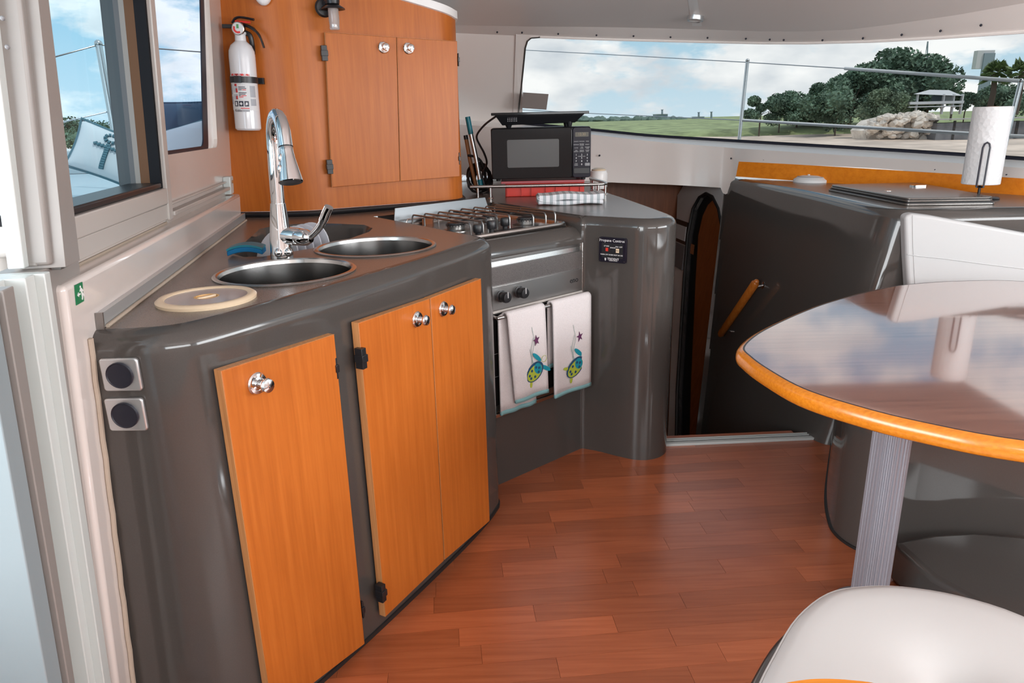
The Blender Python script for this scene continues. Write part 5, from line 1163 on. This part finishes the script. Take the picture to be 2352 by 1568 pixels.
mb.build('back', 'table_edge', chx, angle=50)
MB().tube([V((*(cc+(p-cc)*1.06), .375)) for p in so2], .016, 10, closed=True).build('seat_ring', 'steel_dark', chx)
MB().lathe([(.03, .03), (.03, .38), (.10, .395)], 20, Matrix.Translation((.66, .84, 0))).build('pedestal', 'chrome', chx)
MB().lathe([(.24, 0), (.24, .008), (.20, .018), (.04, .03), (.03, .03)], 40, Matrix.Translation((.66, .84, 0))).build('base', 'chrome', chx)

# ---- things on the desk
dl = [atz(x, y, ZT+.004) for x, y in [(1899, 436), (2082, 471), (2290, 468), (2105, 431)]]
def quad_slab(q, z0, z1, rad): 
    pl_ = fillet([(p[0], p[1]) for p in q], rad, 5); return MB().prism(pl_, z0, z1)
c_ = sum((p for p in dl), V((0, 0, 0)))/4
lt = thing('laptop', 'closed dark grey laptop, lower of two stacked on the desk', 'laptop', c_)
quad_slab(dl, ZT+.001, ZT+.009, .02).build('base', 'laptop', lt, bevel=.002); quad_slab([c_+(p-c_)*.985 for p in dl], ZT+.009, ZT+.0125, .02).build('rubber_rim', 'black', lt)
dl2 = [c_+(p-c_)*.97 for p in dl]
lt = thing('laptop', 'closed dark grey laptop, upper of two stacked on the desk', 'laptop', c_+V((0, 0, .014)))
quad_slab(dl2, ZT+.0135, ZT+.021, .02).build('base', 'laptop', lt, bevel=.002); quad_slab([c_+(p-c_)*.955 for p in dl], ZT+.021, ZT+.0225, .02).build('gap', 'black', lt); quad_slab(dl2, ZT+.0225, ZT+.030, .025).build('lid', 'laptop', lt, bevel=.003)
lc = atz(2040, 438, ZT+.03); MB().lathe([(0, .0306), (.016, .0304), (.016, .0300)], 20, Matrix.Translation((lc.x, lc.y, ZT))).build('lid_emblem', 'chrome', lt)
sp_ = atz(1866, 417, ZT); sr = .5*(atz(1910, 415, ZT)-atz(1822, 415, ZT)).length
t = thing('smoke_alarm', 'round white plastic alarm lying on the desk by the wood trim', 'alarm', sp_)
MB().lathe([(0, 0), (sr, 0), (sr, .012), (sr*.95, .016), (sr*.88, .020), (sr*.8, .027), (sr*.5, .034), (0, .036)], 36, Matrix.Translation(sp_)).build('case', 'paper', t)
MB().lathe([(sr*.82, .0265), (sr*.78, .0295), (sr*.74, .0295)], 36, Matrix.Translation(sp_)).build('groove', 'print_grey', t)
MB().box(-.03, .03, -.012, .012, .033, .040, Matrix.Translation(sp_)).build('latch', 'paper', t, bevel=.002)
MB().box(.3*sr, .6*sr, -.6*sr, -.5*sr, .018, .0245, Matrix.Translation(sp_)).build('slot', 'print_dark', t)
MB().prism([(-.03, -.012), (.03, -.012), (.03, .012), (-.03, .012)], .030, .036, Matrix.Translation((atz(2108, 428, ZT+.03).x, atz(2108, 428, ZT+.03).y, ZT))).build('clasp', 'chrome', lt)
# paper towel on holder
hb3 = atz(2243, 452, ZT); hb3 = atz(2246, 456, ZT)
zbot = zat(2243, 422, hb3); zt_ = zat(2270, 245, hb3)
hd_ = math.hypot(hb3.x, hb3.y); rr2 = .5*(82/FPX)*hb3.y*.93
t = thing('paper_towel_holder', 'black wire holder with round foot standing on the desk', 'holder', hb3)
MB().lathe([(0, 0), (.075, 0), (.077, .005), (.07, .009), (.012, .012), (0, .012)], 36, Matrix.Translation((hb3.x, hb3.y, ZT))).build('foot', 'black', t)
MB().lathe([(.03, .012), (.026, .014), (0, .015)], 24, Matrix.Translation((hb3.x, hb3.y, ZT))).build('foot_cap', 'chrome', t)
MB().tube([V((hb3.x, hb3.y, ZT+.01)), V((hb3.x, hb3.y, zt_-.02))], .0055, 8).build('rod', 'black', t)
vd = V((-hb3.x, -hb3.y, 0)).normalized(); sdv = V((-vd.y, vd.x, 0)); fo = hb3+vd*(rr2+.008); zl = zat(2250, 327, fo)
lpz = [fo-sdv*.012+V((0, 0, z-ZT)) for z in (zbot-.006, zl-.02)]+[fo-sdv*.008+V((0, 0, zl-.006-ZT)), fo+V((0, 0, zl-ZT)), fo+sdv*.008+V((0, 0, zl-.006-ZT))]+[fo+sdv*.012+V((0, 0, z-ZT)) for z in (zl-.02, zbot-.006)]
MB().tube(lpz, .0035, 8).build('tension_loop', 'navy_black', t)
MB().tube([lpz[0], V((hb3.x, hb3.y, zbot-.012)), lpz[-1]], .0035, 8).build('loop_arm', 'navy_black', t)
t = thing('paper_towel_roll', 'white quilted paper towel roll on the black wire holder', 'paper towel', V((hb3.x, hb3.y, zbot)))
MB().lathe([(.02, 0), (rr2-.002, 0), (rr2, .002), (rr2, zt_-zbot-.002), (rr2-.002, zt_-zbot), (.02, zt_-zbot)], 48, Matrix.Translation((hb3.x, hb3.y, zbot))).build('sheets', 'paper_towel', t)
MB().lathe([(.02, .001), (.0205, zt_-zbot+.001), (.018, zt_-zbot+.001), (.018, .001)], 24, Matrix.Translation((hb3.x, hb3.y, zbot))).build('core', 'tan_wood', t)
# ceiling light
d_ = ray(1598, 38); zc_ = 1.775; 
import mathutils
from mathutils.bvhtree import BVHTree
bm_ = bmesh.new(); bm_.from_mesh(ce.data); bv = BVHTree.FromBMesh(bm_)
hit = bv.ray_cast(EYE, d_.normalized()); pcl = hit[0] or (EYE+d_*((1.80-1.3)/d_.z)); ncl = hit[1] if hit[1] else V((0, 0, -1))
if ncl.z > 0: ncl = -ncl
t = thing('ceiling_light', 'small round ceiling light with grey ring above the windscreen', 'lamp', pcl)
MC = Matrix.Translation(pcl) @ ncl.to_track_quat('Z', 'Y').to_matrix().to_4x4(); rc = .5*(38/FPX)*pcl.y*.93
MB().lathe([(rc, -.004), (rc, .010), (rc*.93, .020), (rc*.80, .022), (rc*.74, .018)], 32, MC).build('ring', 'alu', t)
MB().lathe([(rc*.75, .018), (rc*.4, .014), (0, .013)], 28, MC).build('lens', 'lamp_lens', t)
def onceil(px, py):
    d = ray(px, py).normalized(); h = bv.ray_cast(EYE, d); return h[0]-d*.004 if h[0] else EYE+d*3.4
cs_ = [[onceil(x0+(y*.16), y), onceil(x0+22+(y*.16), y)] for x0, y in [(1580, -20), (1580, 0), (1580, 20), (1580, 40), (1581, 60)]]
MB().strip(cs_).build('cable_cover', 'sill_white', ce)
# black fitting on the bulkhead by the column
q = bk(1557, 545)
t = thing('wall_rack', 'narrow black rack with white card on the hull bulkhead beside the column', 'rack', bkp(q[0], q[1], .01))
u0, v0 = bk(1562, 690); u1, v1 = bk(1549, 500)
if u1 < u0: u0, u1 = u1, u0
def bbox_(n_, u0, u1, v0, v1, o0, o1, mt): MB().hexa([bkp(u0, v0, o0), bkp(u1, v0, o0), bkp(u1, v1, o0), bkp(u0, v1, o0)], [bkp(u0, v0, o1), bkp(u1, v0, o1), bkp(u1, v1, o1), bkp(u0, v1, o1)]).build(n_, mt, t)
bbox_('frame', u0, u1, v1-.14, v1, 0, .012, 'black'); bbox_('card', u0+.01, u1-.01, v1-.12, v1-.03, .012, .015, 'print_white'); bbox_('holder', u0+.01, u1, v1-.30, v1-.15, 0, .010, 'grey_paint')
# =================================================================== OUTSIDE
GZ = -1.25
def gnd(px, py, z=GZ): return atz(px, py, z)
water = MB().box(-400, 400, -60, 700, GZ-.6, GZ-.35).build('water', 'water'); tag(water, 'calm shallow water around the boat', 'water', kind='structure')
# sand flat and grass bank ahead
def terrain(name, pts_near, pts_far, z0, z1, mt, lab, cat):
    n = 24; rows = []
    for k in range(9):
        t = k/8; rows.append([V((a[0]+(b[0]-a[0])*t, a[1]+(b[1]-a[1])*t, z0+(z1-z0)*t+.10*math.sin(i*1.9+k*2.3)*(0 < k))) for i, (a, b) in enumerate(zip(pts_near, pts_far))])
    o = MB().strip(rows).build(name, mt, angle=80); return tag(o, lab, kind='structure')
xs_ = [-220+20*i for i in range(30)]
terrain('sand_flat', [(x*.55, 34+abs(x)*.03) for x in xs_], [(x, 104+abs(x-40)*.05) for x in xs_], GZ-.4, GZ+.25, 'sand', 'pale sand flat in front of the grass bank', 'sand')
terrain('grass_bank', [(x*.8, 96+abs(x-30)*.06+3*math.sin(x*.13)) for x in xs_], [(x*1.4, 170) for x in xs_], GZ+.05, GZ+1.35, 'grass', 'low green grass bank beyond the sand', 'grass')
terrain('far_land', [(x*1.3, 168) for x in xs_], [(x*3, 500) for x in xs_], GZ+1.25, GZ+1.9, 'grass', 'distant flat green land', 'grass')
md = MB().ball((50, 97, GZ-.1), 34, 9, 1.45, 40, 12); tag(md.build('grove_mound', 'grass'), 'low grassy rise under the shoreline trees', kind='structure')
def tree(px, ybase, ytop, wpx, d, lab, light=False, seed=1, cat='tree', nb=10, leaves=2600):
    rnd = random.Random(seed); b = EYE+ray(px, ybase)*(d/ray(px, ybase).y); b.z = max(b.z, GZ-.1); tz = (EYE+ray(px, ytop)*(d/ray(px, ytop).y)).z; hh = tz-b.z; w = 1.22*wpx/FPX*d; leaves = int(leaves*2.3)
    t = thing('tree', lab, cat, b, 'trees on the shore')
    tr = MB(); tr.tube([b+V((0, 0, -1.6)), b, b+V((.02*hh, 0, hh*.35)), b+V((-.02*hh, 0, hh*.6))], [hh*.032, hh*.03, hh*.022, hh*.012], 7)
    blobs = []
    for k in range(nb):
        a = rnd.uniform(0, 6.283); q = rnd.random()**.6; zz = rnd.uniform(.22, .86); prof_ = math.sin(min(1, zz*1.05)*math.pi)**.55
        c = b+V((math.cos(a)*q*w*.40*prof_, math.sin(a)*q*w*.30*prof_, zz*hh)); r = w*rnd.uniform(.13, .22)
        blobs.append((c, r)); tr.tube([b+V((0, 0, hh*.3)), b.lerp(c, .6)+V((0, 0, hh*.05)), c], [hh*.012, hh*.008, hh*.003], 5)
    tr.build('trunk', 'trunk', t)
    fo = MB(); s = max(.14, w*.021)
    for k in range(leaves):
        c, r = blobs[rnd.randrange(len(blobs))]; u = V((rnd.gauss(0, 1), rnd.gauss(0, 1), rnd.gauss(0, 1))).normalized(); p = c+V((u.x*r, u.y*r, u.z*r*.8))*rnd.random()**.25
        x = V((rnd.gauss(0, 1), rnd.gauss(0, 1), rnd.gauss(0, .7))).normalized(); y = x.cross(V((rnd.gauss(0, 1), rnd.gauss(0, 1), rnd.gauss(0, 1)))).normalized(); q = s*rnd.uniform(.6, 1.4)
        i = len(fo.v); fo.v += [p-x*q, p+y*q*.6, p+x*q, p-y*q*.6]; fo.f.append((i, i+1, i+2, i+3))
    for c, r in blobs: fo.ball(c, r*.62, r*.62, r*.5, 8, 6)
    fo.build('foliage', 'leaf_light' if light else 'leaf', t, smooth=False, weld=False)
tree(1745, 283, 220, 70, 88, 'small dark tree at the left end of the shoreline grove', seed=11, nb=6, leaves=1400)
tree(1830, 284, 205, 130, 92, 'rounded dark bush next to the small end tree', seed=12)
tree(1790, 284, 232, 100, 90, 'low dark bush between the small end tree and the rounded bush', seed=21, nb=7, leaves=1500)
tree(1882, 285, 178, 80, 95, 'slim dark tree rising beside the tallest tree', seed=13, nb=7)
tree(1950, 285, 150, 140, 90, 'broad green tree left of the tallest tree', seed=14, nb=12, leaves=3600)
tree(2050, 285, 112, 190, 92, 'tallest broad green tree of the shoreline grove', seed=15, nb=16, leaves=5200)
tree(2125, 280, 165, 90, 90, 'leafy tree shoulder right of the tallest tree', seed=16, nb=8)
tree(2040, 272, 212, 110, 78, 'pale green shrub in front of the tallest tree', True, seed=17, nb=8)
tree(1920, 284, 215, 150, 84, 'dense dark undergrowth under the broad tree', seed=18, nb=9)
tree(2185, 262, 178, 70, 110, 'small far tree above the white shelter roof', seed=19, nb=6, leaves=1200)
tree(2215, 262, 215, 60, 82, 'low dark shrub right of the white shelter', seed=20, nb=6, leaves=1200)
tree(2310, 265, 200, 120, 84, 'dense bush below the palms', seed=24, nb=9)
tree(170, 330, 282, 130, 95, 'dark distant grove seen through the sliding side window', seed=31, nb=9, leaves=1800)
tree(215, 325, 288, 90, 99, 'lower distant grove behind the anchor pillow', seed=32, nb=6, leaves=1200)
def palm(px, ybase, ytop, wpx, d, lab, seed):
    rnd = random.Random(seed); b = EYE+ray(px, ybase)*(d/ray(px, ybase).y); tz = (EYE+ray(px, ytop)*(d/ray(px, ytop).y)).z; w = wpx/FPX*d
    t = thing('palm_tree', lab, 'palm tree', b, 'palms on the shore'); c = V((b.x, b.y, tz-w*.33))
    MB().tube([b, b.lerp(c, .5)+V((.15, 0, 0)), c], [.35, .28, .26], 8).build('trunk', 'trunk', t)
    fr_ = MB()
    for k in range(44):
        a = rnd.uniform(0, 6.283); el = rnd.uniform(-.7, 1.35); L = w*.36*rnd.uniform(.8, 1.1); d0 = V((math.cos(a)*math.cos(el), math.sin(a)*math.cos(el), math.sin(el))); e_ = c+d0*L
        sdv_ = d0.cross(V((0, 0, 1))).normalized() if abs(d0.z) < .98 else V((1, 0, 0))
        for j in range(13):
            f_ = (j-6)/6; tip = e_+sdv_*f_*L*.55+d0*(-abs(f_)*L*.35)+V((0, 0, -.12*L*(1+abs(f_)))); m0 = c+d0*L*.45
            i = len(fr_.v); n_ = V((0, 0, .09))+sdv_*.05; fr_.v += [m0-n_, m0.lerp(tip, .6)-n_*1.3, tip, m0.lerp(tip, .6)+n_*1.3]; fr_.f.append((i, i+1, i+2, i+3))
    fr_.build('fronds', 'palm', t, smooth=False, weld=False)
palm(2270, 262, 132, 95, 80, 'palm with rounded crown beside the white sign tower', 1); palm(2330, 262, 128, 100, 78, 'palm at the right edge of the windscreen view', 2); palm(2400, 262, 140, 90, 82, 'palm mostly past the right edge of the windscreen view', 3)
# shelter, sign, mast, seawall, rocks, far buildings
def at_d(px, py, d): r_ = ray(px, py); return EYE+r_*(d/r_.y)
def px_box(mb, x0, x1, y0, y1, d, dep):
    a = at_d(x0, y1, d); b = at_d(x1, y0, d); return mb.box(a.x, b.x, d, d+dep, a.z, b.z)
hs = thing('shelter', 'white roofed waterfront shelter on posts among the trees', 'shelter', at_d(2150, 250, 78))
ra_ = [at_d(2098, 216, 76), at_d(2212, 220, 76), at_d(2212, 220, 84), at_d(2098, 216, 84)]; rp_ = [at_d(2135, 206, 80), at_d(2180, 207, 80)]
MB().add(ra_+rp_, [(0, 1, 5, 4), (1, 2, 5), (2, 3, 4, 5), (3, 0, 4), (3, 2, 1, 0)]).build('roof', 'house_white', hs, smooth=False)
px_box(MB(), 2090, 2215, 231, 240, 76, 7).build('deck', 'house_white', hs)
px_box(MB(), 2088, 2212, 242, 247, 76, .3).build('rail', 'house_white', hs)
for x in (2105, 2165, 2188, 2208): px_box(MB(), x, x+4, 216, 262, 76.2, .3).build('post', 'house_white', hs)
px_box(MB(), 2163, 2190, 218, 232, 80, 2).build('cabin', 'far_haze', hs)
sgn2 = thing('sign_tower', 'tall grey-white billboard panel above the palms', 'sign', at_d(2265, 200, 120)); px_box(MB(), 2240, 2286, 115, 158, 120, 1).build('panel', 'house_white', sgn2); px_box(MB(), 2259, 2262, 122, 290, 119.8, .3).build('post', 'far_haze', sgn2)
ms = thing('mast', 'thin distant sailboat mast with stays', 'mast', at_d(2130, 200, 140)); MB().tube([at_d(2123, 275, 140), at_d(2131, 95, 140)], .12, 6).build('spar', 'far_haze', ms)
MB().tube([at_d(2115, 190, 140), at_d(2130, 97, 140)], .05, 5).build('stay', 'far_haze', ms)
sw = thing('seawall', 'dark concrete seawall with pale cap at the right', 'wall', at_d(2250, 300, 70)); px_box(MB(), 2147, 2500, 275, 325, 70, 3).build('face', 'seawall', sw); px_box(MB(), 2144, 2500, 266, 276, 69.7, 4).build('cap', 'seawall_cap', sw)
for x in range(2190, 2480, 48): px_box(MB(), x, x+2, 277, 322, 69.95, .1).build('joint', 'step_dark', sw)
rk = thing('riprap', 'heap of pale riprap stones beside the seawall', 'stones', at_d(2070, 300, 72))
rnd = random.Random(5); rmesh = []
for k in range(6):
    mb = MB(); nb_ = 6
    mb.ball((0, 0, 0), .62, .5, .36, 7, 4)
    mb.v = [V((p.x*rnd.uniform(.75, 1.25), p.y*rnd.uniform(.75, 1.25), p.z*rnd.uniform(.75, 1.25))) for p in mb.v]
    o = mb.build('stone', 'rock', None, smooth=False, weld=True); rmesh.append(o.data); bpy.data.objects.remove(o)
for k in range(150):
    u = rnd.random(); px = 1992+u*155; top_ = 287-24*min(1, u*2.6)**.7; py = top_+(304-top_)*rnd.random(); 
    if k >= 120: px = 2020+rnd.random()*130; py = 304+rnd.random()*16
    o = bpy.data.objects.new('stone', rmesh[k % 6]); col.objects.link(o); p = at_d(px, py, 71+rnd.random()*2+(290-py)*-.02); o.parent = rk; o.location = p-rk.location; o.rotation_euler = (rnd.random()*.6, rnd.random()*.6, rnd.random()*6); s = rnd.uniform(.6, 1.1); o.scale = (s, s, s)
bank = MB(); pb_ = [at_d(x, y, 73.5) for x, y in [(1985, 300), (2010, 277), (2050, 268), (2150, 266), (2160, 330), (1990, 320)]]; bank.hexa(pb_, [p+V((0, 3, 0)) for p in pb_]); o = bank.build('earth_bank', 'rock', rk)
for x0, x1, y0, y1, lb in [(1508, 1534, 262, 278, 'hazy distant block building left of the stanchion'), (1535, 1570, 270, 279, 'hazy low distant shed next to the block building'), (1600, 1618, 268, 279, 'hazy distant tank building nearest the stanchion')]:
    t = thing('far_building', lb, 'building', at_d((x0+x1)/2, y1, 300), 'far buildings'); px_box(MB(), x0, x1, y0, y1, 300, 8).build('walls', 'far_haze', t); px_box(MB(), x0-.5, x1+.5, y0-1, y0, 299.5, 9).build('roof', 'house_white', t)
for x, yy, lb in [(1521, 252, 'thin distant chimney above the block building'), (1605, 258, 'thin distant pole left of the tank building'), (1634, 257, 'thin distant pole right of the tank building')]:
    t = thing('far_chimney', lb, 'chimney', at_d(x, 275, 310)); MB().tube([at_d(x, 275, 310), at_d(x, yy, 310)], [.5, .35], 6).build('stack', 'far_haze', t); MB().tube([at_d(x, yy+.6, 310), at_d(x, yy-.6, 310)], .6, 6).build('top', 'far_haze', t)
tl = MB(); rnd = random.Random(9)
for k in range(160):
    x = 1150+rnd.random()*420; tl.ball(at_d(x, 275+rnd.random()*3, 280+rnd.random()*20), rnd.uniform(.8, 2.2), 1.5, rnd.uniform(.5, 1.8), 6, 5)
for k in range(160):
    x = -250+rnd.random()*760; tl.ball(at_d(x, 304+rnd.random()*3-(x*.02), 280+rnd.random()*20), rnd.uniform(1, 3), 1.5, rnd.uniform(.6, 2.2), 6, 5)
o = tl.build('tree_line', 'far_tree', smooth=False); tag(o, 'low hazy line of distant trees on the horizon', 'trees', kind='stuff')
# lifelines and stanchions on the foredeck
def stanchion(pt, pb, d, lab, wr=.014):
    a, b = at_d(*pt, d), at_d(*pb, d); b = b+(b-a).normalized()*.25; t = thing('stanchion', lab, 'stanchion', b, 'lifeline stanchions'); MB().tube([b, a], wr, 10).build('tube', 'alu', t); MB().ball(a, wr*1.15, wr*1.15, wr*1.1).build('cap', 'steel', t); return t
dS = 6.0
stanchion((1717, 139), (1698, 318), dS, 'grey steel stanchion near the middle of the windscreen'); stanchion((2345, 186), (2303, 356), 4.6, 'grey steel stanchion at the right of the windscreen behind the paper towel')
def line(pts, r, mt, lab, name='lifeline', thick=None):
    P = [at_d(x, y, d) for x, y, d in pts]; t = thing(name, lab, 'lifeline', P[0], 'lifelines'); MB().tube(P, r, 8).build('wire', mt, t)
    if thick:
        Q = [at_d(x, y, d) for x, y, d in thick]; MB().tube(Q, r*3.2, 8).build('cover', 'rope_white', t)
    for e_ in (P[0], P[-1]): MB().ball(e_, r*1.8, r*1.8, r*1.8, 8, 6).build('end_fitting', 'steel', t)
line([(1100, 108, 7.6), (1207, 115, 7.4), (1450, 128, 6.8), (1715, 143, dS), (1940, 157, 5.5), (2345, 186, 4.6)], .0035, 'rope_wire', 'upper lifeline across the windscreen view with white cover on its right half', thick=[(1940, 157, 5.5), (2345, 186, 4.6)])
line([(1100, 247, 7.6), (1350, 260, 7.0), (1701, 276, dS), (2320, 312, 4.6), (2420, 316, 4.4)], .0035, 'rope_wire', 'lower lifeline across the windscreen view with white cover', thick=[(1705, 276, dS), (2010, 294, 5.3), (2320, 312, 4.6), (2420, 316, 4.4)])
# ---- cockpit seen through the side windows
cs = thing('cockpit_seat', 'pale cockpit bench moulding outside the side window', 'bench', (-3.0, 4.8, .4))
sA = [at_d(x, y, d) for x, y, d in [(60, 470, 3.6), (300, 440, 4.0), (560, 400, 5.0), (500, 350, 6.4), (150, 350, 6.2), (-100, 360, 6.0), (-150, 470, 3.6)]]
zs_ = .86
sA = [atz(x, y, zs_) for x, y in [(-300, 540), (60, 520), (330, 480), (700, 430), (700, 395), (330, 395), (100, 402), (-300, 410)]]
MB().prism([(p.x, p.y) for p in sA], -.55, zs_).build('seat_top', 'outer_white', cs)
bkA = [atz(x, y, zs_) for x, y in [(-300, 409), (100, 401), (330, 394), (700, 394)]]
h_ = .22
mb = MB(); mb.strip([[p for p in bkA], [p+V((-.02, .05, h_)) for p in bkA], [p+V((-.05, .30, h_+.0)) for p in bkA], [p+V((-.05, .35, -.4)) for p in bkA]]); mb.build('coaming', 'outer_white', cs, angle=30)
MB().tube([p+V((-.03, .1, h_+.012)) for p in bkA], .02, 8).build('cap_rail', 'sill_white', cs)
def pillow(c, w, h, dpt, yaw, tilt, name, lab, mt, roll=0.0, edge=None):
    M = Matrix.Translation(c) @ rotz(yaw) @ Matrix.Rotation(tilt, 4, 'X') @ Matrix.Rotation(roll, 4, 'Y'); n = 16; t = thing(name, lab, 'cushion', c, None)
    def P(u, v, s):
        k = (max(0, 1-abs(2*u-1)**2.6)*max(0, 1-abs(2*v-1)**2.6))**.5; pin = 1-.07*(math.sin(math.pi*u)); pin2 = 1-.07*math.sin(math.pi*v)
        return M @ V(((u-.5)*w*pin2, s*dpt*.5*k, (v-.5)*h*pin))
    for s in (-1, 1): pass
    mb = MB()
    for s in (-1, 1): mb.strip([[P(i/n, j/n, s) for i in range(n+1)] for j in range(n+1)])
    mb.build('cover', mt, t, angle=80)
    ed = [P(i/n, 0, 1) for i in range(n)]+[P(1, i/n, 1) for i in range(n)]+[P(1-i/n, 1, 1) for i in range(n)]+[P(0, 1-i/n, 1) for i in range(n)]
    MB().tube(ed, .010, 6, closed=True).build('piping', edge or mt, t)
    return t, P
pc_ = at_d(252, 356, 4.95); t, P = pillow(pc_, .46, .33, .15, .25, -.25, 'anchor_pillow', 'white pillow with blue rope anchor print outside the sliding window', 'pillow', roll=.42, edge='anchor_print')
def on_p(u, v): return P(u, v, -1)+V((0, -.006, 0))
for k in range(11):
    v = .16+.05*k; MB().tube([on_p(.47, v), on_p(.53, v+.015)], .011, 6).build('anchor_rope', 'anchor_print', t)
for k in range(8):
    MB().tube([on_p(.30+.05*k, .60), on_p(.345+.05*k, .64)], .012, 6).build('anchor_stock', 'anchor_print', t)
for k in range(10):
    a = k*.628; MB().tube([on_p(.5+.085*math.cos(a), .82+.085*math.sin(a)), on_p(.5+.085*math.cos(a+.4), .82+.085*math.sin(a+.4))], .012, 6).build('anchor_ring', 'anchor_print', t)
pillow(at_d(430, 292, 5.1), .80, .34, .22, -.05, -.2, 'blue_cushion', 'dark blue cushion outside the fixed side window', 'blue_cushion')
pillow(at_d(428, 336, 4.85), .42, .28, .18, -.1, -.35, 'white_pillow', 'white pillow with dark piping before the blue cushion', 'pillow', roll=-.25, edge='anchor_print')
stanchion((226, 100), (262, 300), 5.6, 'leaning grey stanchion outside the sliding side window', .024)
line([(-60, 190, 5.2), (125, 131, 5.4), (226, 103, 5.6), (340, 110, 5.9), (470, 120, 6.2), (620, 130, 6.6)], .005, 'steel_dark', 'upper lifeline outside the side windows')
line([(-60, 330, 5.2), (145, 280, 5.4), (246, 257, 5.6), (360, 254, 5.9), (470, 252, 6.2), (620, 250, 6.6)], .005, 'rope_wire', 'lower lifeline outside the side windows')
# fitting outside at far left
hp = at_d(20, 506, 1.3); t = thing('grab_bar', 'black cushioned grab bar outside the open door', 'grab bar', hp)
MB().tube([at_d(-80, 512, 1.35), at_d(50, 505, 1.55)], .012, 10).build('bar', 'navy_black', t)
pf = at_d(-10, 560, 1.585); MB().tube([pf, V((pf.x-.02, pf.y, -.35))], .03, 12).build('support_post', 'cream_alu', t)
MB().hexa([at_d(x, y, 1.55) for x, y in [(-60, 520), (58, 512), (60, 585), (-60, 600)]], [at_d(x, y, 1.62) for x, y in [(-60, 520), (58, 512), (60, 585), (-60, 600)]]).build('latch_box', 'cream_alu', t, bevel=.01)
MB().hexa([at_d(x, y, 1.546) for x, y in [(22, 531), (37, 530), (38, 568), (24, 570)]], [at_d(x, y, 1.552) for x, y in [(22, 531), (37, 530), (38, 568), (24, 570)]]).build('keeper', 'grey_paint', t)

# ---- tidy helper properties
for o in bpy.data.objects:
    if '_w' in o: del o['_w']
